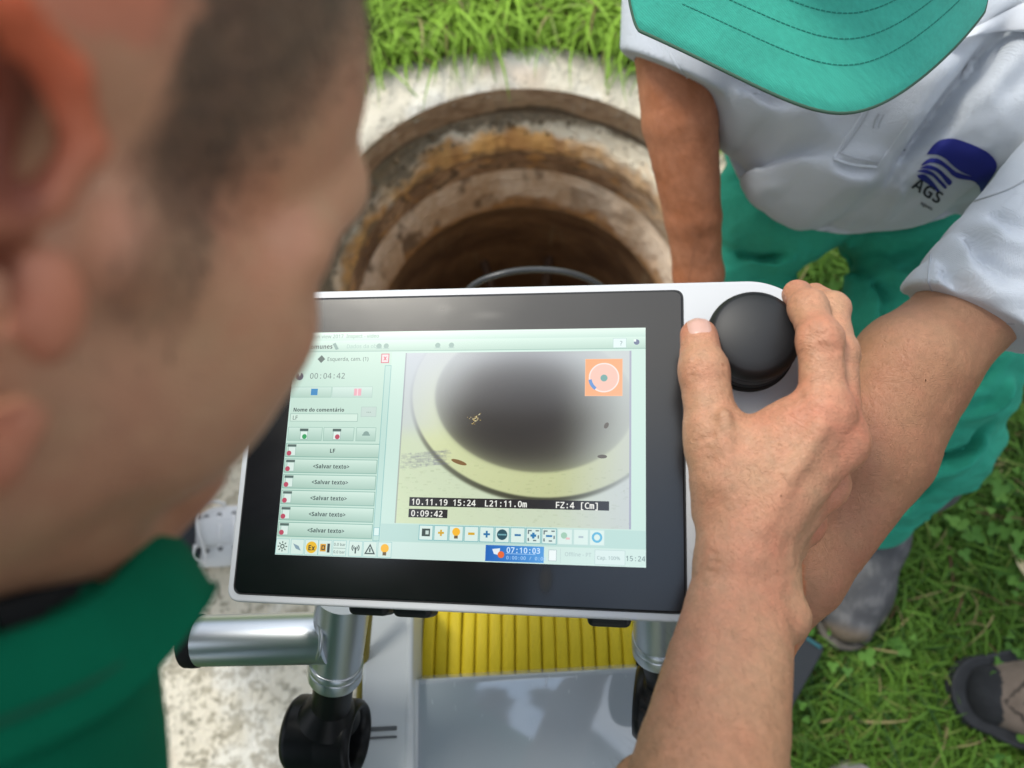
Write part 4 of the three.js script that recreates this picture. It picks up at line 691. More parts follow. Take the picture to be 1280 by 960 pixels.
  // cropped hair: strands on the scalp
  {
    const g = new THREE.ConeGeometry(0.00009, 0.0045, 4, 1).translate(0, 0.0018, 0), n = strandAt.length * 2, im = new THREE.InstancedMesh(g, std([0.05, 0.042, 0.032], 0.7), n), M = HF.clone().premultiply(TO_WORLD), q = new THREE.Quaternion(), m = new THREE.Matrix4();
    for (let i = 0; i < n; i++) { const [p, nn] = strandAt[i >> 1], w = p.clone().add(H(rr(-1, 1), rr(-1, 1), rr(-1, 1))).applyMatrix4(M), d = nn.clone().add(H(0, -0.9, -0.35)).add(H(rr(-.35, .35), rr(-.35, .35), rr(-.35, .35))).transformDirection(M); q.setFromUnitVectors(V3(0, 1, 0), d); const s = rr(0.5, 1.1); m.compose(w.sub(who.position), q, V3(1, s, 1)); im.setMatrixAt(i, m); im.setColorAt(i, new THREE.Color().setScalar(rr(0.6, 1.8))); }
    im.name = 'hair'; im.userData.kind = 'stuff'; who.add(im);
  }
  // ---- shirt
  const green = new THREE.MeshPhysicalMaterial({ color: 0xffffff, vertexColors: true, roughness: 0.95, specularIntensity: 0.25 });
  const weave = dataTex(128, 128, (u, v) => { const q = 0.5 + 0.25 * Math.sin(u * 6.2832 * 16) * Math.sin(v * 6.2832 * 16) + 0.2 * tn(u, v, 12, 2); return [q, q, q]; }); weave.repeat.set(80, 80); green.bumpMap = weave; green.bumpScale = 0.0005;
  const gcol = (p) => { const k = 0.9 + 0.35 * fbm(p.x * 25, p.y * 25, p.z * 25, 3); return [0.002 * k, 0.175 * k, 0.088 * k]; };
  const shirtField = (p) => {
    let d = cap(p, S(-.162, .082, .190), S(-.177, .20, .225), .072, .078);
    d = smin(d, cap(p, S(-.180, .145, .105), S(-.225, .150, .305), .050, .052), .05);
    d = smin(d, cap(p, S(-.215, .11, .20), S(-.34, .11, .34), .060, .072), .04);
    d = smin(d, cap(p, S(-.225, .24, .235), S(-.285, .60, .36), .105, .135), .06);
    d = smin(d, cap(p, S(-.170, .160, .095), S(.018, .292, .272), .054, .050), .03);
    d = smin(d, cap(p, S(-.240, .160, .310), S(-.42, .36, .46), .054, .050), .03);
    d = Math.max(d, -cap(p, S(-.166, .0, .190), S(-.168, .088, .190), .067, .064));           // neck opening
    return d + 0.0035 * fbm(p.x * 16, p.y * 9, p.z * 16, 3);
  };
  const sh = meshField(shirtField, S(-.46, .035, .03), S(.10, .75, .60), 0.006, { color: gcol });
  const shirt = part('shirt', toWorld(sh), green, who);
  // collar: stand, fold and fall, with a point at the front
  {
    const C = S(-.166, .0515, .192), pos = [], idx = [], col = [], uvs = [], A = 90, prof = [[.066, .020], [.068, .008], [.070, .000], [.0725, -.0022], [.0755, -.0006], [.0785, .008], [.081, .020], [.0795, .0215]];
    for (let a = 0; a <= A; a++) {
      const t = mix(-3.9, 0.42, a / A), tip = sstep(-0.35, 0.42, t);
      prof.forEach(([r, y], k) => { const fall = k >= 4 ? (k - 4) / 3 : 0; let rad = r + tip * fall * 0.010 + 0.0012 * noise(t * 3, k, 2), yy = y - tip * 0.0125 - tip * fall * 0.004 + 0.0015 * noise(t * 2.2, 5, 1); const q = S(C.x + Math.cos(t) * rad, C.y + yy, C.z + Math.sin(t) * rad); gcol(q).forEach((c) => col.push(c)); uvs.push(t * 0.07, y); q.applyMatrix4(TO_WORLD); pos.push(q.x, q.y, q.z); });
    }
    const P = prof.length; for (let a = 0; a < A; a++) for (let k = 0; k < P - 1; k++) { const i = a * P + k; idx.push(i, i + 1, i + P + 1, i, i + P + 1, i + P); }
    const g = new THREE.BufferGeometry(); g.setAttribute('position', new THREE.Float32BufferAttribute(pos, 3)); g.setAttribute('uv', new THREE.Float32BufferAttribute(uvs, 2)); g.setAttribute('color', new THREE.Float32BufferAttribute(col, 3)); g.setIndex(idx); g.computeVertexNormals();
    const gm = green.clone(); gm.side = THREE.DoubleSide; part('collar', g, gm, shirt);
  }
  { const pts = []; for (let i = 0; i <= 50; i++) { const t = mix(-2.2, 0.36, i / 50); pts.push(S(-.166 + Math.cos(t) * .0798, .0515 + .0125 + .0015 * noise(t * 2.2, 5, 1) - sstep(-0.35, 0.42, t) * .012, .192 + Math.sin(t) * .0798).applyMatrix4(TO_WORLD)); } part('collar_seam', tube(pts, .0007, 120, 6), std([0.001, 0.09, 0.045], .9), shirt); }
  part('undershirt', turned([[.058, 0], [.0665, 0], [.0665, .03], [.058, .03]], S(-.166, .046, .191).applyMatrix4(TO_WORLD), S(0, 1, 0).transformDirection(TO_WORLD), 48), std([0.008, 0.009, 0.01], 0.95), who);
  // legs, out of the picture: hips above the feet behind the slab
  const hip = S(-.285, .62, .37).applyMatrix4(TO_WORLD);
  const legF = (p) => { let d = 1; for (const s of [-1, 1]) { const k = V3(hip.x + s * .11, 0.52, hip.z + 0.02), f = V3(hip.x + s * .12, 0.06, hip.z + 0.05); d = smin(d, smin(cap(p, V3(hip.x + s * .07, hip.y, hip.z), k, .095, .07), cap(p, k, f, .07, .06), .03), .04); } return d; };
  part('trousers', meshField(legF, V3(hip.x - .35, 0.06, hip.z - .2), V3(hip.x + .35, hip.y + .12, hip.z + .25), 0.012, { color: () => [0.01, 0.13, 0.08] }), green, who);
  for (const s of [-1, 1]) part('boot', new RoundedBoxGeometry(0.11, 0.10, 0.29, 5, 0.04).translate(hip.x + s * .12, 0.05, hip.z - 0.02), std([0.06, 0.06, 0.065], 0.7), who);
}
const footwear = [];
// ================================================================ the man on the right, leaning in from the far side
const loft = (grid, P, closed = false) => {     // grid of surveyed points, P to a row
  const pos = [], idx = [], n = grid.length / P; grid.forEach((q) => { const w = q.clone().applyMatrix4(TO_WORLD); pos.push(w.x, w.y, w.z); });
  for (let a = 0; a < n - 1; a++) for (let k = 0; k < P - 1; k++) { const i = a * P + k; idx.push(i, i + 1, i + P + 1, i, i + P + 1, i + P); }
  const g = new THREE.BufferGeometry(); g.setAttribute('position', new THREE.Float32BufferAttribute(pos, 3)); g.setIndex(idx); g.computeVertexNormals(); return g;
};
{
  const who = thing('person', 'person leaning in with teal cap, pale polo shirt and green work trousers', 'person', V3(0.52, 0, -0.15));
  const J = (x, y, d) => ray(x, y, d);
  // a fold is a polyline laid over the cloth: [[px, py, depth]...], width, height (negative = valley)
  let form = null;                                             // base form that the folds are laid on
  const cast = (fld, x, y) => { const u = J(x, y, 1).normalize(), p = u.clone().multiplyScalar(0.46); for (let i = 0; i < 80; i++) { const d = fld(p); if (Math.abs(d) < 2e-4) return p; if (p.z > 1.3) return null; p.addScaledVector(u, d * 0.7); } return p; };
  const fold = (pts, w, h) => {
    const p = pts.map((q) => (form && cast(form, q[0], q[1])) || J(...q)), L = [0]; for (let i = 1; i < p.length; i++) L.push(L[i - 1] + Math.hypot(p[i].x - p[i - 1].x, p[i].y - p[i - 1].y));
    const xs = p.map((q) => q.x), ys = p.map((q) => q.y), m = 2.6 * w; return { p, w, h, L, x0: Math.min(...xs) - m, x1: Math.max(...xs) + m, y0: Math.min(...ys) - m, y1: Math.max(...ys) + m, z: Math.max(...p.map((q) => q.z)) + 0.08 };
  };
  const applyFolds = (list, p) => {
    let o = 0;
    for (const f of list) {
      if (p.x < f.x0 || p.x > f.x1 || p.y < f.y0 || p.y > f.y1 || p.z > f.z) continue;
      let best = 9, s = 0;
      for (let i = 0; i < f.p.length - 1; i++) { const a = f.p[i], b = f.p[i + 1], dx = b.x - a.x, dy = b.y - a.y, t = clamp(((p.x - a.x) * dx + (p.y - a.y) * dy) / (dx * dx + dy * dy)), q = Math.hypot(p.x - a.x - t * dx, p.y - a.y - t * dy); if (q < best) { best = q; s = mix(f.L[i], f.L[i + 1], t); } }
      const T = f.L.at(-1); s /= T; o += f.h * Math.exp(-(best * best) / (f.w * f.w)) * sstep(-0.05, 0.3, s) * sstep(1.05, 0.7, s);
    }
    return o;
  };

  // ---- polo shirt
  const hemR = J(818, 82, .775), hemRn = S(-.40, .86, .30).normalize(), hemL = J(1206, 394, .60), hemLn = S(-.50, .85, .02).normalize();
  const T0 = J(1086, 118, .80), TR = S(.130, .130, .140), T1 = J(1085, 10, .80), TR1 = S(.200, .150, .150), T2 = J(1235, 110, .76), TR2 = S(.10, .115, .125), T3 = J(1065, 196, .83), TR3 = S(.105, .066, .100);
  const body = (p) => { let d = smin(ell(p, T0, TR), ell(p, T1, TR1), .06); d = smin(d, ell(p, T2, TR2), .06); return smin(d, ell(p, T3, TR3), .04); };
  const sR = [J(870, -110, .79), J(846, 100, .775)], sL = [J(1430, 190, .625), J(1212, 393, .602)];
  form = body; const folds = [
    fold([[885, 160, .71], [930, 184, .71], [968, 194, .70], [1010, 189, .69], [1046, 196, .67]], .0065, -0.0150), fold([[930, 205, .72], [985, 225, .71], [1050, 232, .70], [1120, 215, .69]], .022, 0.0135),
    fold([[1100, 244, .7], [1128, 214, .69], [1160, 172, .66], [1200, 118, .62], [1248, 56, .58], [1290, 0, .56]], .010, -0.032), fold([[1114, 276, .7], [1116, 238, .69], [1140, 202, .66], [1180, 158, .64]], .0060, 0.009), fold([[1020, 215, .69], [1062, 222, .69], [1100, 216, .68]], .006, -.006), fold([[985, 236, .72], [1030, 252, .71], [1080, 252, .71]], .014, .007), fold([[1140, 250, .70], [1150, 200, .67], [1190, 150, .64]], .010, 0.0081), fold([[1110, 190, .66], [1150, 120, .63], [1190, 60, .6]], .014, 0.0108),
    fold([[890, 120, .71], [950, 150, .69], [1030, 158, .67]], .012, 0.0095), fold([[880, 96, .71], [950, 122, .69], [1010, 128, .67]], .008, -0.007), fold([[1000, 276, .7], [1060, 268, .69], [1105, 240, .68]], .008, -0.007), fold([[940, 215, .7], [975, 240, .7], [1010, 266, .7]], .007, -0.006), fold([[850, 60, .74], [900, 120, .72], [960, 165, .70]], .012, 0.0054), fold([[838, 0, .74], [846, 60, .74], [868, 110, .73]], .007, -0.0108),
    fold([[1190, 262, .66], [1235, 246, .62], [1290, 222, .58]], .008, -0.0189), fold([[1040, 262, .74], [1100, 262, .73], [1160, 240, .71]], .012, -0.0054), fold([[960, 60, .7], [1000, 120, .68], [1030, 180, .67]], .010, 0.0041), fold([[1240, 130, .61], [1280, 100, .6], [1320, 60, .58]], .010, -0.0054),
  ];
  form = (p) => cap(p, sL[0], sL[1], .074, .0515);
  const sleeveFolds = [
    fold([[1178, 300, .57], [1188, 346, .55], [1225, 384, .54], [1275, 398, .54]], .0045, -0.0061), fold([[1190, 292, .56], [1206, 335, .54], [1245, 366, .53], [1290, 376, .53]], .006, 0.0054), fold([[1205, 280, .56], [1225, 320, .54], [1265, 345, .53], [1300, 350, .53]], .005, -0.0068),
    fold([[1225, 275, .56], [1250, 300, .54], [1290, 312, .53]], .006, 0.0054), fold([[1240, 262, .56], [1265, 280, .54], [1300, 285, .53]], .005, -0.0054), fold([[1165, 330, .57], [1168, 365, .56], [1200, 392, .55], [1240, 404, .55]], .004, 0.0027),
  ];
  form = null;
  const chest = (p) => { let d = body(p); if (d < 0.05 && p.z < 0.84) d -= applyFolds(folds, p); if (d < 0.03) d += soft(p); return smax(d, (p.y - -.125 + (p.x - .4) * .12), .012); };   // with the hem of the shirt
  const soft = (p) => 0.0055 * fbm(p.x * 12 + p.y * 7, p.y * 17 - p.x * 6 + 4, p.z * 8, 3) + 0.0014 * fbm(p.x * 40, p.y * 26, p.z * 30, 2);
  const polo = (p) => {
    let d = chest(p);
    let a = cap(p, sR[0], sR[1], .070, .056); a = smax(a, (p.x - hemR.x) * hemRn.x + (p.y - hemR.y) * hemRn.y + (p.z - hemR.z) * hemRn.z, .004);
    let b = cap(p, sL[0], sL[1], .074, .0515); if (b < 0.04) b -= applyFolds(sleeveFolds, p); if (b < .03) b += soft(p); b = smax(b, (p.x - hemL.x) * hemLn.x + (p.y - hemL.y) * hemLn.y + (p.z - hemL.z) * hemLn.z, .004);
    d = smin(d, a, .018); d = smin(d, b, .010);
    d = smax(d, -cap(p, S(.20, -.50, .62), S(.175, -.30, .58), .062, .055), .01);          // neck opening, under the cap
    return d;
  };
  const cloth = new THREE.MeshPhysicalMaterial({ color: 0xffffff, vertexColors: true, roughness: 0.9, sheen: 0.25, sheenColor: new THREE.Color(0.8, 0.85, 0.95), sheenRoughness: 0.6 });
  const pique = dataTex(256, 256, (u, v) => { const q = 0.5 + 0.3 * Math.sin((u + v) * 6.2832 * 16) * Math.sin((u - v) * 6.2832 * 16) + 0.4 * tn(u, v, 14, 3); return [q, q, q]; }); pique.repeat.set(32, 32); cloth.bumpMap = pique; cloth.bumpScale = 0.0006;
  const white = (p) => { const k = 1 + 0.10 * fbm(p.x * 18, p.y * 18, p.z * 18, 3); return [0.57 * k, 0.61 * k, 0.665 * k]; };
  const shirt = part('polo_shirt', toWorld(meshField(polo, S(.10, -.56, .46), S(.60, .0, 1.0), .0040, { color: white })), cloth, who);
  const onShirt = (q, off, fld = polo) => { const u = q.clone().normalize(), p = u.clone().multiplyScalar(0.46); for (let i = 0; i < 80; i++) { const d = fld(p); if (Math.abs(d) < 1e-4 || p.z > 1) break; p.addScaledVector(u, d * 0.6); } return p.addScaledVector(u, -off); };
  // sleeve bands, seams, placket with its button hole, side collar
  const seamM = std([0.60, 0.64, 0.69], 0.9), seamD = std([0.40, 0.43, 0.47], 0.9);
  const seam = (name, pts, r, off, mat = seamM) => { const c = new THREE.CatmullRomCurve3(pts.map((q) => J(...q))), l = []; for (let i = 0; i <= 40; i++) { const q = c.getPoint(i / 40), k = q.z; const w = onShirt(S(q.x, q.y, q.z), off); if (l.length && Math.abs(w.z - l.at(-1).z) > .012) { if (l.length > 20) break; l.length = 0; } l.push(w); } l.forEach((w) => w.applyMatrix4(TO_WORLD)); part(name, tube(l, r, 90, 6), mat, shirt); };
  seam('placket_edge', [[1082, 130, .66], [1072, 150, .66], [1055, 176, .66], [1042, 197, .66]], .0013, .0002);
  seam('placket_edge', [[1042, 199, .66], [1066, 206, .66], [1096, 209, .66]], .0013, .0002);
  seam('placket_edge', [[1096, 209, .66], [1112, 186, .66], [1136, 152, .66]], .0008, .0001);
  seam('stitch_line', [[1048, 191, .66], [1070, 198, .66], [1098, 203, .66]], .0005, .0002, seamD); seam('stitch_line', [[1088, 134, .66], [1078, 153, .66], [1061, 178, .66], [1049, 192, .66]], .0005, .0002, seamD);
  seam('buttonhole', [[1099, 142, .66], [1094, 152, .66], [1092, 160, .66]], .0009, .0001, seamD); seam('buttonhole', [[1105, 143, .66], [1100, 153, .66], [1098, 160, .66]], .0006, .0001, seamD);
  seam('stitch_line', [[1163, 316, .57], [1162, 358, .57], [1190, 384, .56], [1228, 403, .55], [1268, 405, .55]], .0005, .0001, seamD);
  seam('sleeve_seam', [[1184, 262, .62], [1222, 250, .6], [1262, 236, .59], [1300, 214, .58]], .0008, .0002, seamD);
  seam('sleeve_seam', [[824, 0, .74], [828, 40, .74], [842, 76, .74], [880, 118, .73]], .0009, .0002);
  {
    const g = [], P = 12; for (let j = 0; j <= 24; j++) for (let i = 0; i < P; i++) { const s = i / (P - 1), t = j / 24, x = mix(mix(1175, 1345, t), mix(1245, 1395, t), s), y = mix(mix(56, -30, t), mix(36, 40, t), s) + (s > 0.5 ? 12 * t : 0), q = J(x, y, .6); const w = onShirt(q, .004 + .012 * Math.sin(Math.PI * s) * 0.6); if (w.z > .7) w.z = .6; g.push(w); }
    const m = cloth.clone(); m.vertexColors = false; m.color.setRGB(.60, .63, .68); m.side = THREE.DoubleSide; part('collar', loft(g, P), m, shirt);
  }
  // ---- chest emblem, stitched onto the cloth
  {
    const c0 = onShirt(J(1192, 211, .64), 0, chest), k = c0.z / FOC / 6;                    // emblem units of a sixth of a survey pixel
    const lay = (pts, off) => {
      const s = new THREE.Shape(new THREE.SplineCurve(pts.map(([x, y]) => new THREE.Vector2(x, -y))).getPoints(pts.length * 6)); return layShape(new THREE.ShapeGeometry(s), off);
    };
    const layShape = (g0, off, tr = (x, y) => [x, y]) => {
      let g = g0.index ? g0.toNonIndexed() : g0; let tri = []; const a = g.attributes.position; for (let i = 0; i < a.count; i++) tri.push([a.getX(i), a.getY(i)]);
      for (let it = 0; it < 12; it++) { const out = []; let more = false; for (let i = 0; i < tri.length; i += 3) { const [A, B, C] = [tri[i], tri[i + 1], tri[i + 2]], l = [Math.hypot(A[0] - B[0], A[1] - B[1]), Math.hypot(B[0] - C[0], B[1] - C[1]), Math.hypot(C[0] - A[0], C[1] - A[1])], m = Math.max(...l); if (m < 24) { out.push(A, B, C); continue; } more = true; const e = l.indexOf(m), [p, q, r] = e === 0 ? [A, B, C] : e === 1 ? [B, C, A] : [C, A, B], M = [(p[0] + q[0]) / 2, (p[1] + q[1]) / 2]; out.push(p, M, r, M, q, r); } tri = out; if (!more) break; }
      const pos = []; for (let i = 0; i < tri.length; i += 3) { const t3 = tri.slice(i, i + 3).map(([x, y]) => { const [X, Y] = tr(x, y); return onShirt(S(c0.x + (X - 552) * k, c0.y + (-Y - 426) * k, c0.z), off, chest); }); if (t3.some((w) => Math.abs(w.z - c0.z) > .07)) continue; for (const w of t3) { w.applyMatrix4(TO_WORLD); pos.push(w.x, w.y, w.z); } }
      const o = new THREE.BufferGeometry(); o.setAttribute('position', new THREE.Float32BufferAttribute(pos, 3)); o.computeVertexNormals(); return o;
    };
    const blue = std([0.012, 0.018, 0.21], 0.75, 0, { side: THREE.DoubleSide }), ink = std([0.02, 0.025, 0.035], 0.8, 0, { side: THREE.DoubleSide });
    const waves = [
      [[350, 318], [372, 284], [400, 248], [440, 216], [480, 203], [560, 201], [680, 240], [790, 292], [850, 342], [876, 392], [866, 448], [812, 530], [760, 606], [744, 560], [700, 520], [640, 508], [590, 500], [540, 474], [492, 424], [440, 392], [380, 380], [312, 404], [332, 374], [376, 348], [440, 352], [500, 392], [556, 438], [600, 460], [684, 482], [604, 446], [548, 404], [490, 350], [430, 322], [380, 318]],
      [[300, 422], [336, 404], [372, 398], [440, 424], [500, 480], [540, 522], [524, 550], [500, 536], [456, 478], [410, 442], [352, 426]],
      [[276, 444], [316, 432], [352, 434], [402, 456], [452, 506], [500, 560], [486, 576], [440, 530], [392, 482], [334, 458]],
      [[276, 474], [330, 468], [380, 504], [420, 552], [456, 606], [430, 602], [388, 562], [330, 522], [290, 496]]];
    const all = mergeGeometries(waves.map((w) => lay(w, .0012))); part('emblem', all, blue, shirt);
    const font = await new FontLoader().loadAsync('fonts/droid/droid_sans_bold.typeface.json');
    const word = (t, size, x, y, a) => layShape(new THREE.ShapeGeometry(font.generateShapes(t, size), 4), .0013, (u, v) => [x + u * Math.cos(a) + v * Math.sin(a), -(y + u * Math.sin(a) - v * Math.cos(a))]);
    part('lettering', mergeGeometries([word('AGS', 92, 232, 566, 0.56), word('aguas', 26, 300, 690, 0.52)]), ink, shirt);
  }
  // ---- arms and hands, head under the cap: one body
  const rA = [[J(842, 40, .772), .040], [J(850, 150, .80), .0375], [J(866, 270, .84), .029], [J(873, 345, .875), .0255]], lA = [[J(1322, 291, .614), .040], [J(1208, 392, .606), .0355], [J(1143, 460, .600), .0415], [J(1097, 567, .588), .0385], [J(1004, 722, .572), .0270]];
  const rF = [0, 1, 2, 3].map((i) => [[J(860 + i * 11, 425, .965 + i * .004), .010], [J(862 + i * 12, 462, 1.0 + i * .004), .0095], [J(868 + i * 10, 484, .992 + i * .004), .0085], [J(872 + i * 9, 478, .972 + i * .004), .0078]]);
  const lF = [0, 1, 2, 3].map((i) => [[J(936 + i * 12, 792 + i * 8, .566 - i * .0), .0100], [J(918 + i * 11, 820 + i * 7, .572), .0094], [J(922 + i * 11, 838 + i * 6, .590), .0086], [J(938 + i * 10, 832 + i * 6, .600), .0080]]);
  const arms = (p) => {
    let d = 1;
    if (p.x < 0.30 || p.z > 0.70) {
      for (let i = 0; i < 3; i++) d = smin(d, cap(p, rA[i][0], rA[i + 1][0], rA[i][1], rA[i + 1][1]), .004);
      d = smin(d, smin(cap(p, rA[3][0], J(868, 420, .955), .022, .014), cap(p, rA[3][0], J(892, 424, .965), .022, .012), .012), .012);
      for (const g of rF) for (let i = 0; i < 3; i++) d = smin(d, cap(p, g[i][0], g[i + 1][0], g[i][1], g[i + 1][1]), i ? .002 : .004);
      d = smin(d, smin(cap(p, J(858, 385, .91), J(846, 420, .94), .013, .011), cap(p, J(846, 420, .94), J(852, 448, .965), .0105, .0085), .003), .008);
    }
    if (p.z < 0.72) {
      let e = 1; for (let i = 0; i < 4; i++) e = smin(e, cap(p, lA[i][0], lA[i + 1][0], lA[i][1], lA[i + 1][1]), .008);
      e = smin(e, cap(p, J(1130, 455, .578), J(1072, 560, .565), .028, .022), .03);
      e = smin(e, smin(cap(p, lA[4][0], J(940, 790, .566), .022, .013), cap(p, lA[4][0], J(972, 812, .568), .022, .012), .012), .012);
      for (const g of lF) for (let i = 0; i < 3; i++) e = smin(e, cap(p, g[i][0], g[i + 1][0], g[i][1], g[i + 1][1]), i ? .002 : .004);
      e = smin(e, smin(cap(p, J(965, 765, .562), J(925, 775, .575), .013, .011), cap(p, J(925, 775, .575), J(905, 800, .59), .0105, .0085), .003), .008);
      d = Math.min(d, e);
    }
    if (d < 0.01) { d += 0.0007 * noise(p.x * 60, p.y * 60, p.z * 60) + 0.0003 * noise(p.x * 240, p.y * 240, p.z * 240);  }
    return d;
  };
  const tan = (p) => {
    const n = fbm(p.x * 22, p.y * 22, p.z * 22, 4), f = fbm(p.x * 110, p.y * 110, p.z * 110, 3), g = fbm(p.x * 480, p.y * 480, p.z * 480, 2);
    const left = p.z < 0.68 && p.x > 0.2;
    let c = left ? mixc([0.38, 0.195, 0.105], [0.35, 0.14, 0.08], clamp(0.35 + n + 0.4 * f + sstep(-.02, .14, p.y) * 0.25)) : mixc([0.42, 0.145, 0.060], [0.49, 0.20, 0.105], clamp(0.5 + 1.2 * n + 0.6 * f));
    if (left) c = mixc(c, [0.42, 0.255, 0.165], sstep(.0, -.10, p.y) * 0.6);
    const k = 1 + 0.16 * f + 0.22 * g; return [c[0] * k, c[1] * k, c[2] * k];
  };
  const lax = lA[4][0].clone().sub(lA[1][0]).normalize(), lay2 = lax.clone().cross(S(0, 0, 1)).normalize();
  const aUV = (p) => [Math.atan2((p.x - lA[2][0].x) * lay2.x + (p.y - lA[2][0].y) * lay2.y, -(p.z - 0.6) + 0.01) * 0.045, p.dot(lax)], rUV = (p) => [Math.atan2(p.x - .19, -(p.z - .82)) * 0.036, p.y];
  const aL = toWorld(meshField(arms, S(.13, -.20, .48), S(.46, .24, .68), .0026, { color: tan, uv: aUV })), aR = toWorld(meshField(arms, S(.12, -.40, .70), S(.30, .06, 1.06), .0030, { color: tan, uv: rUV }));
  const BO = S(.187, -.2213, .440), BF = S(.05, .975, .215).normalize(), BN = S(0, .215, -.977).addScaledVector(S(.05, .975, .215).normalize(), -S(0, .215, -.977).dot(S(.05, .975, .215).normalize())).normalize(), BL = BN.clone().cross(BF);   // cap: root of the brim, forward, up, across
  const HF2 = headFrame(BO, BF.clone().addScaledVector(BN, 0.10), BN, H(0, 66, 95));
  const hd = scaledNormals(meshField(headField, H(-105, -150, -125), H(105, 145, 130), 3.2, { color: faceColor([0.32, 0.15, 0.085], [0.36, 0.14, 0.08], 0.5) }).applyMatrix4(HF2)); toWorld(hd);
  part('body', mergeGeometries([aL, aR, hd]), skinMat(0.001, 0.5), who);
  // fine hair on the forearms
  {
    const a = aL.attributes.position, nn = aL.attributes.normal, list = [], u = V3(0, 0, 0); const ax = lax.clone().transformDirection(TO_WORLD);
    for (let i = 0; i < a.count; i++) if (rnd() < 0.11) list.push(i);
    const g = new THREE.ConeGeometry(0.00016, 0.013, 3, 1).translate(0, 0.0055, 0), im = new THREE.InstancedMesh(g, std([0.05, 0.03, 0.018], 0.6), list.length), q = new THREE.Quaternion(), m = new THREE.Matrix4();
    list.forEach((i, k) => { u.set(nn.getX(i), nn.getY(i), nn.getZ(i)); const d = ax.clone().multiplyScalar(1.5).add(u.clone().multiplyScalar(0.45)).add(V3(rr(-.6, .6), rr(-.6, .6), rr(-.6, .6))).normalize(); q.setFromUnitVectors(V3(0, 1, 0), d); m.compose(V3(a.getX(i) + rr(-.001, .001), a.getY(i) + rr(-.001, .001), a.getZ(i) + rr(-.001, .001)), q, V3(1, rr(0.4, 1.1), 1)); im.setMatrixAt(k, m); });
    im.name = 'arm_hair'; im.userData.kind = 'stuff'; who.add(im);
  }
  // ---- cap
  {
    const teal = new THREE.MeshPhysicalMaterial({ color: new THREE.Color().setRGB(0.06, 0.5, 0.38), roughness: 0.85, sheen: 0.3, sheenColor: new THREE.Color(0.3, 0.8, 0.65), sheenRoughness: 0.5, side: THREE.DoubleSide });
    const w = dataTex(256, 256, (u, v) => { const q = 0.5 + 0.28 * Math.sin((u * 2 + v) * 6.2832 * 20) + 0.35 * tn(u, v, 16, 3); return [q, q, q]; }); w.repeat.set(28, 28); teal.bumpMap = w; teal.bumpScale = 0.0005;
    const tc = dataTex(512, 512, (u, v) => { const k = 1 + 0.22 * tn(u, v, 8, 3) + 0.18 * tn(u, v, 70, 2); return [0.050 * k, 0.44 * k, 0.335 * k]; }, true); tc.repeat.set(5, 5); teal.map = tc; teal.color.set(0xffffff);
    const cap_ = new THREE.Group(); cap_.name = 'cap'; who.add(cap_);
    const Wd = 0.118, Ln = 0.0680, on = (X, Y, Z) => BO.clone().addScaledVector(BL, X).addScaledVector(BF, Y).addScaledVector(BN, Z - 0.046 * Math.pow(X / 0.095, 2) + 0.006 * (1 - Math.pow(Y / Ln, 2)) * 0);
    const edge = (X, o = 0) => { const k = Math.max(0, Math.abs(X) - (.107 - o * .75)) / .012; return Ln - o - (Math.hypot(.80 * X, .030) - .030) - .08 * k * k; }, root = (X) => -0.012 - 0.055 * Math.pow(X / Wd, 2);
    const g = [], uv = [], P = 44; // across the brim: top surface out, rounded edge, underside back
    for (let j = 0; j <= 72; j++) { const X = (Wd - 0.0008) * Math.sin((j / 72 - 0.5) * Math.PI), y0 = root(X), y1 = Math.max(edge(X), y0); for (let i = 0; i < P; i++) { const top = i < 22, s = top ? i / 21 : (43 - i) / 21, th = 0.0014 * Math.sqrt(clamp((1 - s) * (y1 - y0) / 0.0016)); const Y = mix(y0, y1, s), Z = (top ? 1 : -1) * Math.min(th, 0.0014); g.push(on(X, Y, Z)); uv.push(X, Y); } }
    const bg = loft(g, P); bg.setAttribute('uv', new THREE.Float32BufferAttribute(uv, 2)); part('brim', bg, teal, cap_);
    const thread = std([0.012, 0.22, 0.17], 0.8), dash = [];
    for (const o of [0.0255, 0.0395, 0.0530, 0.0665]) {
      const pts = []; for (let j = 0; j <= 160; j++) { const X = (Wd - o * 0.92) * Math.sin((j / 160 - 0.5) * Math.PI * 0.96), Y = edge(X, o * 0.98); if (Y > root(X) + 0.002 && Math.abs(X) < .105 - o * .75) pts.push(on(X, Y, 0.00145).applyMatrix4(TO_WORLD)); }
      if (pts.length < 6) continue; const c = new THREE.CatmullRomCurve3(pts), L = c.getLength(), n = Math.floor(L / 0.0030); for (let k = 0; k < n; k++) dash.push(rod(c.getPointAt(k / n), c.getPointAt(Math.min(1, (k + 0.72) / n)), 0.00042, 0.00042, 5));
    }
    part('stitching', mergeGeometries(dash), thread, cap_).userData.kind = 'stuff';
    const er = []; for (let j = 0; j <= 90; j++) { const X = (Wd - 0.001) * Math.sin((j / 90 - 0.5) * Math.PI * 0.985); er.push(on(X, edge(X) + 0.0003, -0.0011).applyMatrix4(TO_WORLD)); } part('piping', tube(er, 0.0013, 160, 8), std([0.05, 0.11, 0.075], 0.8), cap_);
    const cr = [], Q = 33; for (let j = 0; j <= 24; j++) for (let i = 0; i < Q; i++) { const a = i / (Q - 1) * Math.PI * 2, b = j / 24 * Math.PI / 2, rx = 0.088 * Math.cos(b), rz = 0.100 * Math.cos(b); cr.push(BO.clone().addScaledVector(BF, -0.108 + rz * Math.cos(a) - 0.012 * Math.sin(b)).addScaledVector(BL, rx * Math.sin(a)).addScaledVector(BN, -0.03 + 0.03 * Math.cos(a) * Math.cos(b) + 0.118 * Math.sin(b))); }
    const cg = loft(cr, Q); cg.setAttribute('uv', new THREE.Float32BufferAttribute(cr.flatMap((q) => [q.x, q.y]), 2)); part('crown', cg, teal, cap_);
  }
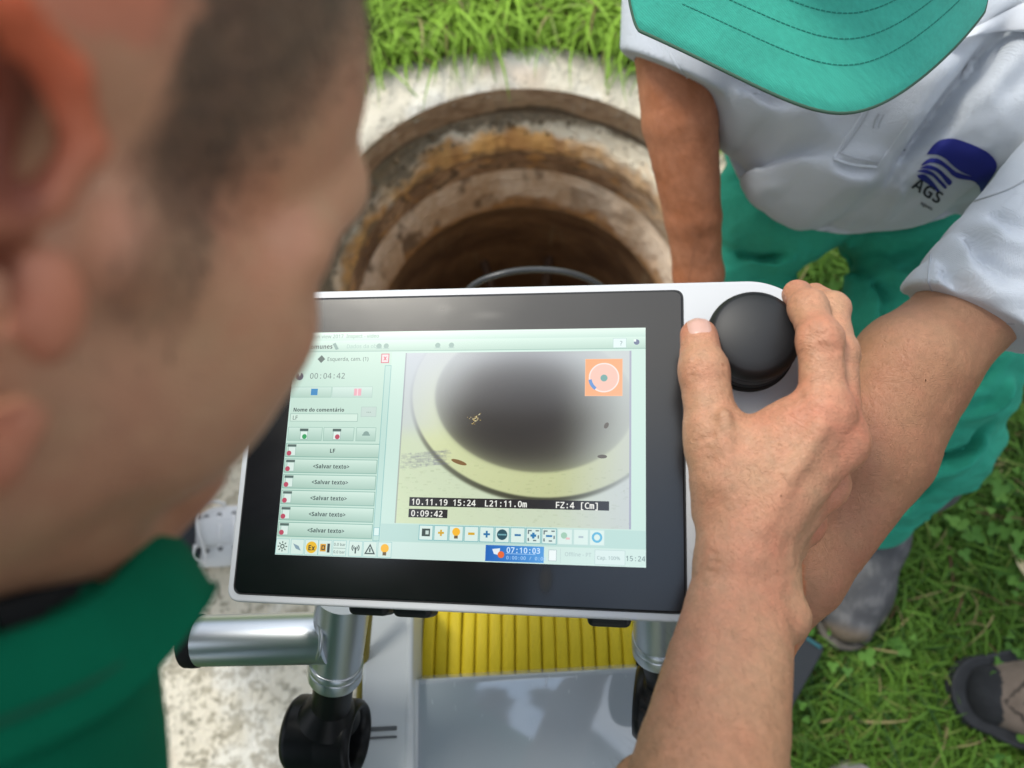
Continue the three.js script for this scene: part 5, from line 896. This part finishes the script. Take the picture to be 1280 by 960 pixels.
  // ---- trousers
  const hp = J(1065, 170, 1.0), hpr = S(.155, .13, .12);
  const legForm = (p) => {
    let d = ell(p, hp, hpr);
    let r = cap(p, J(1015, 175, .99), J(980, 252, .945), .088, .078); r = smin(r, cap(p, J(950, 285, .98), J(902, 560, 1.165), .054, .054), .02);
    let l = cap(p, J(1130, 215, .98), J(1182, 425, .915), .086, .086); l = smin(l, cap(p, J(1174, 440, .92), J(1158, 535, .99), .086, .080), .03); l = smin(l, cap(p, J(1150, 545, .995), J(1083, 636, 1.105), .076, .060), .03);
    l = smin(l, cap(p, J(1124, 330, .94), J(1098, 430, .95), .044, .024), .035);
    return smin(smin(d, r, .02), l, .012);
  };
  form = legForm;
  const tf = [ fold([[908, 195, .9], [950, 205, .88], [1000, 200, .88]], .007, -0.009), fold([[908, 240, .9], [960, 252, .87], [1010, 244, .87]], .007, 0.008), fold([[925, 325, .88], [965, 335, .87], [1000, 325, .88]], .007, 0.008), fold([[1085, 300, .9], [1120, 315, .86], [1165, 305, .86]], .008, -0.009), fold([[1090, 335, .9], [1125, 345, .85], [1160, 335, .85]], .008, 0.008), fold([[1262, 436, .9], [1228, 478, .87], [1180, 494, .86]], .007, -0.008),
    fold([[915, 215, .88], [970, 232, .86], [1030, 222, .88]], .010, -0.0117), fold([[912, 262, .87], [965, 278, .85], [1020, 262, .86]], .010, 0.0097), fold([[1074, 284, .9], [1050, 290, .88], [1010, 290, .86]], .008, 0.0137),
    fold([[1076, 292, .9], [1092, 330, .85], [1110, 380, .82]], .007, -0.0137), fold([[1068, 420, .9], [1082, 380, .86], [1100, 330, .84]], .008, 0.0117), fold([[1275, 410, .88], [1240, 440, .83], [1190, 450, .81]], .008, -0.0117), fold([[1268, 470, .92], [1240, 512, .9], [1190, 530, .9]], .007, 0.0156), fold([[1245, 520, .95], [1215, 560, .97], [1165, 580, .96]], .006, -0.0195),
    fold([[1238, 545, .97], [1200, 582, 1.0], [1150, 605, 1.0]], .007, 0.0137), fold([[1180, 590, 1.02], [1150, 622, 1.04], [1110, 640, 1.05]], .006, -0.0156), fold([[1150, 610, 1.05], [1130, 640, 1.06], [1095, 652, 1.07]], .006, 0.0117), fold([[920, 300, .88], [960, 318, .87], [1000, 310, .88]], .008, -0.0117), fold([[930, 180, .9], [990, 195, .89], [1050, 200, .9]], .008, 0.0078)];
  form = null;
  const legs = (p) => {
    let d = legForm(p);
    if (d < 0.05) { d -= applyFolds(tf, p); d += 0.014 * fbm(p.x * 12 + p.y * 8, p.y * 26, p.z * 10, 3) + 0.0015 * noise(p.x * 60, p.y * 60, p.z * 40); }
    const w = p.clone().applyMatrix4(TO_WORLD); return smax(d, 0.085 + 0.006 * noise(w.x * 30, 1, w.z * 30) - w.y, .006);
  };
  const tg = (p) => { const k = 1 + 0.30 * fbm(p.x * 14, p.y * 14, p.z * 14, 4) + 0.1 * noise(p.x * 180, p.y * 180, p.z * 180); return [0.030 * k, 0.395 * k, 0.262 * k]; };
  const tm = cloth.clone(); tm.sheenColor = new THREE.Color(0.1, 0.5, 0.4); part('trousers', toWorld(meshField(legs, S(.18, -.42, .78), S(.66, .30, 1.22), .0045, { color: tg })), tm, who);
  footwear.push([who]);
}
// ================================================================ shoes and the small things on the ground
// shoe in its own frame: z from heel (0) to toe (L = 0.29), x across, y up
const shoeSole = (p, h = .026, grow = 0) => {
  const q = V3(p.x, 0, p.z); let d = cap(q, V3(0.002, 0, .038), V3(0.004, 0, .13), .034 + grow, .034 + grow);
  d = smin(d, cap(q, V3(0.004, 0, .13), V3(-.003, 0, .20), .034 + grow, .047 + grow), .02); d = smin(d, cap(q, V3(-.003, 0, .20), V3(-.007, 0, .247), .047 + grow, .038 + grow), .02);
  const y = Math.abs(p.y - h / 2) - h / 2 + .004, a = Math.max(d + .004, 0), b = Math.max(y, 0); return Math.min(Math.max(d + .004, y), 0) + Math.hypot(a, b) - .004;
};
const shoeUpper = (p, toeH = .030, shaft = 0.13, fat = 0) => {
  let d = cap(p, V3(0.001, .05, .036), V3(0, .085, .045), .034 + fat, .036 + fat);
  d = smin(d, cap(p, V3(0, .045, .05), V3(-.001, .052, .13), .034 + fat, .036 + fat), .02); d = smin(d, cap(p, V3(-.001, .052, .12), V3(-.004, toeH + .004, .20), .035 + fat, .036 + fat), .02);
  d = smin(d, cap(V3(p.x * .86, p.y, p.z), V3(-.004, toeH, .195), V3(-.006, toeH - .006, .246), .036 + fat, .028 + fat), .02);
  if (shaft > 0.1) d = smin(d, cap(p, V3(0, .08, .045), V3(0, shaft, .05), .042 + fat, .050 + fat), .02);
  return smax(d, .014 - p.y, .004);
};
function placeShoe(toePx, heelDir, y = 0) {                // matrix: toe tip over a surveyed ground point, heel away from it
  const toe = onGround(...toePx, 0.02); toe.y = y; const z = heelDir.clone().setY(0).normalize().negate(), up = V3(0, 1, 0), x = up.clone().cross(z);
  return new THREE.Matrix4().makeBasis(x, up, z).setPosition(toe.clone().addScaledVector(z, -.286));
}
const leather = dataTex(256, 256, (u, v) => { const q = 0.5 + 0.5 * tn(u, v, 18, 3) + 0.3 * tn(u, v, 60, 2); return [q, q, q]; });
const vcol = (rough, bump, o = {}) => { const t = leather.clone(); t.repeat.set(14, 14); t.needsUpdate = true; return new THREE.MeshPhysicalMaterial({ color: 0xffffff, vertexColors: true, roughness: rough, bumpMap: t, bumpScale: bump, ...o }); };
const cell = (f, lo, hi, h, color, M) => meshField(f, lo, hi, h, { color }).applyMatrix4(M);
const wornTan = [0.20, 0.15, 0.10];
// ---- worn work boots of the man on the right
{
  const who = footwear[0][0];
  [[1056, 812, V3(.38, 0, -.92), 1], [905, 735, V3(-.05, 0, -1), -1]].forEach(([px, py, dir]) => {
    const M = placeShoe([px, py], dir), up = cell((p) => { let d = shoeUpper(p, .032, .15, .003); d += 0.0012 * fbm(p.x * 40, p.y * 40, p.z * 40, 3); return d; }, V3(-.07, 0, -.03), V3(.07, .22, .31), .0035, (p) => {
      const n = fbm(p.x * 30, p.y * 30, p.z * 30, 4), f = fbm(p.x * 120, p.y * 60, p.z * 90, 3); let c = mixc([0.060, 0.060, 0.066], [0.115, 0.115, 0.122], clamp(0.5 + n * 1.2)); c = mixc(c, [0.26, 0.255, 0.25], sstep(0.02, 0.3, 0.6 * fbm(p.x * 200, p.y * 200, p.z * 45, 3) + n) * 0.32);
      return mixc(c, wornTan, sstep(.252, .272, p.z + .010 * n) * 0.9);
    }, M);
    const b = part('boot', up, vcol(0.62, 0.0012), who);
    part('sole', cell((p) => shoeSole(p, .022, .003) + 0.0006 * noise(p.x * 90, p.y * 200, p.z * 90), V3(-.06, -.005, -.01), V3(.06, .03, .30), .003, (p) => mixc([0.055, 0.05, 0.045], [0.20, 0.18, 0.15], clamp(0.4 + fbm(p.x * 50, p.y * 80, p.z * 50, 3) * 1.3)), M), vcol(0.85, 0.001), b);
  });
}
// people whose bodies stand outside the picture: legs, jacket and head over the shoe that shows
function stander(label, M, shoeName, { hip, neck, lean, hands, tone, top, side = 1 }) {
  const foot = new THREE.Vector3().setFromMatrixPosition(M), z = new THREE.Vector3().setFromMatrixColumn(M, 2), x = new THREE.Vector3().setFromMatrixColumn(M, 0), who = thing('person', label, 'person', foot);
  const W = (v) => foot.clone().addScaledVector(x, v[0]).addScaledVector(z, v[2]).setY(v[1]);
  const ank = W([0, .09, .05]), ank2 = W([side * .26, .09, -.02]), hp = W(hip), nk = W(neck), hL = hp.clone().addScaledVector(x, -.09 * side), hR = hp.clone().addScaledVector(x, .09 * side), kn = ank.clone().lerp(hL, .5).addScaledVector(z, .03), kn2 = ank2.clone().lerp(hR, .5).addScaledVector(z, .03);
  const legF = (p) => smin(smin(cap(p, hL, kn, .095, .068), cap(p, kn, ank, .068, .058), .03), smin(cap(p, hR, kn2, .095, .068), cap(p, kn2, ank2, .068, .058), .03), .05);
  const sh = [-1, 1].map((s) => nk.clone().addScaledVector(x, s * .19).setY(nk.y - .06)), hd = hands.map(W), el = [0, 1].map((i) => sh[i].clone().lerp(hd[i], .5).add(V3(0, -.09, 0)));
  const torF = (p) => { let d = cap(p, hp.clone().setY(hp.y + .03), nk.clone().setY(nk.y - .16), .135, .15); d = smin(d, cap(p, sh[0], sh[1], .065, .065), .06); for (const i of [0, 1]) d = smin(d, smin(cap(p, sh[i], el[i], .058, .048), cap(p, el[i], sh[i].clone().lerp(hd[i], .8), .048, .036), .02), .03); return d; };
  const skinF = (p) => { let d = cap(p, nk.clone().setY(nk.y - .12), nk, .05, .055); for (const i of [0, 1]) d = smin(d, smin(cap(p, nk.clone().setY(nk.y - .1), sh[i], .04, .036), smin(cap(p, sh[i], el[i], .036, .03), cap(p, el[i], sh[i].clone().lerp(hd[i], .8), .03, .027), .02), .02), .02); d = smin(d, cap(p, nk, nk.clone().addScaledVector(z, lean).setY(nk.y + .10), .058, .055), .02); const c = nk.clone().addScaledVector(z, lean * 1.6).setY(nk.y + .19); d = smin(d, ell(p, c, V3(.078, .115, .092)), .03); for (const i of [0, 1]) { const a = sh[i].clone().lerp(hd[i], .78), u = hd[i].clone().sub(a).normalize(); d = Math.min(d, smin(cap(p, a, hd[i], .030, .024), cap(p, hd[i], hd[i].clone().addScaledVector(u, .06), .034, .022), .02)); for (let k = -1.5; k < 2; k++) d = smin(d, cap(p, hd[i].clone().addScaledVector(u, .05).addScaledVector(x, k * .019), hd[i].clone().addScaledVector(u, .115 - Math.abs(k) * .008).addScaledVector(x, k * .021), .0095, .008), .006); d = smin(d, cap(p, hd[i].clone().addScaledVector(u, .01), hd[i].clone().addScaledVector(u, .06).addScaledVector(x, (i ? -1 : 1) * .05), .012, .009), .01); } return d; };
  const box = (...v) => { const b = new THREE.Box3().setFromPoints(v).expandByScalar(.22); return [b.min, b.max]; }, m = (c) => std(c, .9);
  const mk = (f, h, ...v) => { const [lo, hi] = box(...v); lo.y = Math.max(lo.y, .05); return meshField(f, lo, hi, h); };
  part('body', mk(skinF, .011, nk, nk.clone().setY(nk.y + .2), ...hd), std([.36, .21, .14], .6), who);
  part('jacket', mk(torF, .014, hp, nk, ...el, ...hd), m(top), who); part('trousers', mk(legF, .014, ank, ank2, hL, hR), m(tone), who);
  const M2 = M.clone().setPosition(ank2.clone().addScaledVector(z, -.05).setY(foot.y));
  const s2 = part(shoeName, meshField((p) => Math.min(shoeUpper(p, .03, .12), shoeSole(p)), V3(-.07, 0, -.03), V3(.07, .19, .31), .006).applyMatrix4(M2), m([.2, .2, .2]), who); s2.userData.label = 'second shoe';
  return who;
}
// ---- white sneaker on the slab
{
  const M = placeShoe([428, 652], V3(-1, 0, .10), 0.002), who = stander('person of whom only a white laced sneaker shows on the pale concrete', M, 'sneaker', { hip: [.1, .92, -.12], neck: [.1, 1.42, -.05], lean: .05, hands: [[-.14, .80, .10], [.36, .80, .05]], tone: [.03, .035, .05], top: [.05, .06, .08] });
  let t = who;
  const hole = (p) => cap(p, V3(0, .16, .05), V3(0, .095, .085), .030, .024);
  t = part('sneaker', cell((p) => smax(shoeUpper(p, .026, .10, .002), -hole(p), .006) + .0006 * noise(p.x * 60, p.y * 60, p.z * 60), V3(-.06, 0, -.02), V3(.06, .14, .31), .003, (p) => { const k = 1 + .12 * fbm(p.x * 40, p.y * 40, p.z * 40, 3); return [.66 * k, .67 * k, .69 * k]; }, M), vcol(0.7, 0.0006), t);
  part('sole', cell((p) => shoeSole(p, .028, .004), V3(-.06, -.005, -.02), V3(.06, .035, .31), .003, () => [.70, .69, .66], M), vcol(0.75, 0.0005), t);
  const top = (x, z) => { const p = V3(x, .17, z); for (let i = 0; i < 60; i++) p.y -= shoeUpper(p, .026, .10, .002) * .7; return p; }, w = (p) => p.applyMatrix4(M);
  const lm = std([.74, .74, .75], .85), em = std([.08, .08, .09], .6);
  part('tongue', cell((p) => cap(V3(p.x * .5, p.y, p.z), V3(0, .108, .082), V3(0, .080, .16), .010, .010), V3(-.04, .06, .06), V3(.04, .13, .19), .003, () => [.62, .63, .65], M), vcol(.8, .0005), t);
  for (let i = 0; i < 5; i++) { const z = .112 + i * .0185, L = [-.021, .021].map((x) => top(x, z)); const mid = top(0, z + .004); mid.y += .006; part('lace', tube([w(L[0].clone().setY(L[0].y + .002)), w(mid.clone()), w(L[1].clone().setY(L[1].y + .002))], .0026, 24, 8), lm, t); for (const q of L) { const a = q.clone(); a.x *= 1.12; part('eyelet', new THREE.TorusGeometry(.0022, .0011, 8, 16).rotateX(Math.PI / 2).applyMatrix4(new THREE.Matrix4().setPosition(top(a.x, z).setY(top(a.x, z).y + .0006))).applyMatrix4(M), em, t); } }
  part('lace', tube([[-.018, .118, .108], [-.034, .118, .104], [-.040, .098, .112], [-.026, .104, .114], [.0, .118, .112], [.03, .114, .110], [.044, .092, .12], [.040, .075, .135]].map((q) => w(V3(...q))), .0024, 70, 8), lm, t);
  { const s = [], n = 10; for (let i = 0; i <= n; i++) for (const k of [0, 1]) { const p = V3(.09, .050 + k * .0075 - i * .0006, .150 + i * .0032); for (let j = 0; j < 50; j++) p.x -= shoeUpper(p, .026, .10, .002) * .8; p.x += .0008; s.push(w(p)); } const pos = s.flatMap((q) => [q.x, q.y, q.z]), idx = []; for (let i = 0; i < n; i++) { const a = i * 2; idx.push(a, a + 1, a + 3, a, a + 3, a + 2); } const g = new THREE.BufferGeometry(); g.setAttribute('position', new THREE.Float32BufferAttribute(pos, 3)); g.setIndex(idx); g.computeVertexNormals(); part('side_tab', g, std([.10, .105, .11], .6, 0, { side: THREE.DoubleSide }), t); }
}
// ---- brown trail shoe with a black rubber rand, right edge
{
  const M = placeShoe([1196, 872], V3(1, 0, .10)), who = stander('person of whom only a brown suede shoe with black rubber toe shows in the grass', M, 'trail_shoe', { hip: [-.12, .92, -.06], neck: [-.12, 1.44, .0], lean: .06, hands: [[-.36, .82, .06], [.12, .82, .08]], tone: [.05, .045, .04], top: [.06, .07, .06], side: 1 });
  let t = who;
  t = part('trail_shoe', cell((p) => shoeUpper(p, .036, .12, .004) + .0008 * fbm(p.x * 50, p.y * 50, p.z * 50, 3), V3(-.07, 0, -.03), V3(.07, .19, .31), .003, (p) => {
    const n = fbm(p.x * 40, p.y * 40, p.z * 40, 4); let c = mixc([0.15, 0.115, 0.09], [0.225, 0.175, 0.14], clamp(.5 + n)); const q = p.z + .9 * Math.abs(p.x) + .008 * n, panel = (q > .205 && q < .228) || (p.z < .19 && p.z > .15 && Math.abs(p.x) > .012 && Math.abs(p.x) < .040), seam = Math.abs(q - .245) < .0022 || Math.abs(p.z - .148) < .002;
    if (p.z > .250 - .25 * Math.abs(p.x) || p.y < .024) return mixc([.011, .012, .014], [.03, .032, .036], clamp(.5 + n));
    return seam ? [.05, .04, .032] : panel ? [0.055, 0.05, 0.048] : c; }, M), vcol(.92, .0012), t);
  part('rand', cell((p) => { const d = shoeSole(V3(p.x, p.y * .48, p.z), .022, .011); return smax(d, .0, .001) + .0012 * Math.sin(p.y * 420) * (p.y < .04 ? 1 : 0); }, V3(-.07, -.005, -.02), V3(.07, .06, .32), .003, (p) => { const k = clamp(.5 + fbm(p.x * 60, p.y * 60, p.z * 60, 3)); return mixc([.011, .012, .014], [.03, .033, .038], k); }, M), vcol(.6, .0006), t);
  const top = (x, z) => { const p = V3(x, .19, z); for (let i = 0; i < 60; i++) p.y -= shoeUpper(p, .036, .12, .004) * .7; return p; };
  for (let i = 0; i < 4; i++) { const z = .115 + i * .022, a = top(-.024, z), b = top(.024, z), m = top(0, z + .005); m.y += .006; part('lace', tube([a, m, b].map((q) => q.applyMatrix4(M)), .003, 24, 8), std([.03, .03, .032], .8), t); }
}
// ---- toe of a pale shoe at the lower edge
{
  const M = placeShoe([1055, 955], V3(.02, 0, 1)), who = stander('person of whom only a grey beige shoe toe shows at the lower edge', M, 'pale_shoe', { hip: [.16, .93, -.08], neck: [.30, 1.44, .0], lean: .07, hands: [[.33, 1.22, .33], [.50, 1.22, .33]], tone: [.04, .05, .07], top: [.07, .07, .075], side: 1 });
  let t = who;
  t = part('pale_shoe', cell((p) => shoeUpper(p, .030, .12), V3(-.06, 0, -.03), V3(.06, .19, .31), .0035, (p) => { const k = 1 + .2 * fbm(p.x * 40, p.y * 40, p.z * 40, 3); return [.26 * k, .235 * k, .20 * k]; }, M), vcol(.85, .001), t);
  part('sole', cell((p) => shoeSole(p, .026, .003), V3(-.06, -.005, -.02), V3(.06, .035, .31), .0035, () => [.30, .28, .25], M), vcol(.8, .0006), t);
}
// ---- dark case lying half hidden behind the wrist
{
  const a = at(1019, 796, 1.075), b = at(958, 893, 1.065), t = thing('plastic_case', 'small charcoal plastic case lying in the grass beside the worn boot', 'case', V3((a.x + b.x) / 2, 0, (a.z + b.z) / 2));
  const d = b.clone().sub(a), L = Math.hypot(d.x, d.z), g = new RoundedBoxGeometry(.046, .052, L, 4, .007).rotateY(Math.atan2(d.x, d.z)).translate((a.x + b.x) / 2, .028, (a.z + b.z) / 2);
  part('shell', g, std([.012, .015, .019], .5), t);
  part('lid', new RoundedBoxGeometry(.040, .006, L - .012, 3, .0025).rotateY(Math.atan2(d.x, d.z)).translate((a.x + b.x) / 2, .0565, (a.z + b.z) / 2), std([.016, .020, .025], .45), t);
  const e = a.clone().addScaledVector(d, .02); part('status_strip', new RoundedBoxGeometry(.022, .004, .005, 2, .0015).rotateY(Math.atan2(d.x, d.z)).translate(e.x, .0605, e.z + .006), std([.02, .11, .13], .4), t);
}
// ---- one dry leaf
{
  const c = onGround(1272, 713, .03), t = thing('dry_leaf', 'curled cream coloured dry leaf on the grass at the right edge', 'leaf', c);
  const pos = [], idx = []; for (let i = 0; i <= 10; i++) for (let k = -2; k <= 2; k++) { const s = i / 10, w = .010 * Math.sin(Math.PI * Math.pow(s, .8)) + .0006; pos.push(c.x + k / 2 * w + .006 * s, c.y + .008 * Math.pow(k / 2, 2) + .010 * Math.sin(s * 3), c.z + (s - .5) * .036 + k * .001); }
  for (let i = 0; i < 10; i++) for (let k = 0; k < 4; k++) { const a = i * 5 + k; idx.push(a, a + 1, a + 6, a, a + 6, a + 5); }
  const g = new THREE.BufferGeometry(); g.setAttribute('position', new THREE.Float32BufferAttribute(pos, 3)); g.setIndex(idx); g.computeVertexNormals(); part('blade', g, std([.52, .44, .27], .8, 0, { side: THREE.DoubleSide }), t);
  part('stalk', tube([V3(c.x, c.y, c.z - .018), V3(c.x - .004, c.y + .003, c.z - .028), V3(c.x - .003, c.y, c.z - .036)], .0008, 12, 6), std([.35, .27, .15], .8), t);
}
renderer.render(scene, camera);
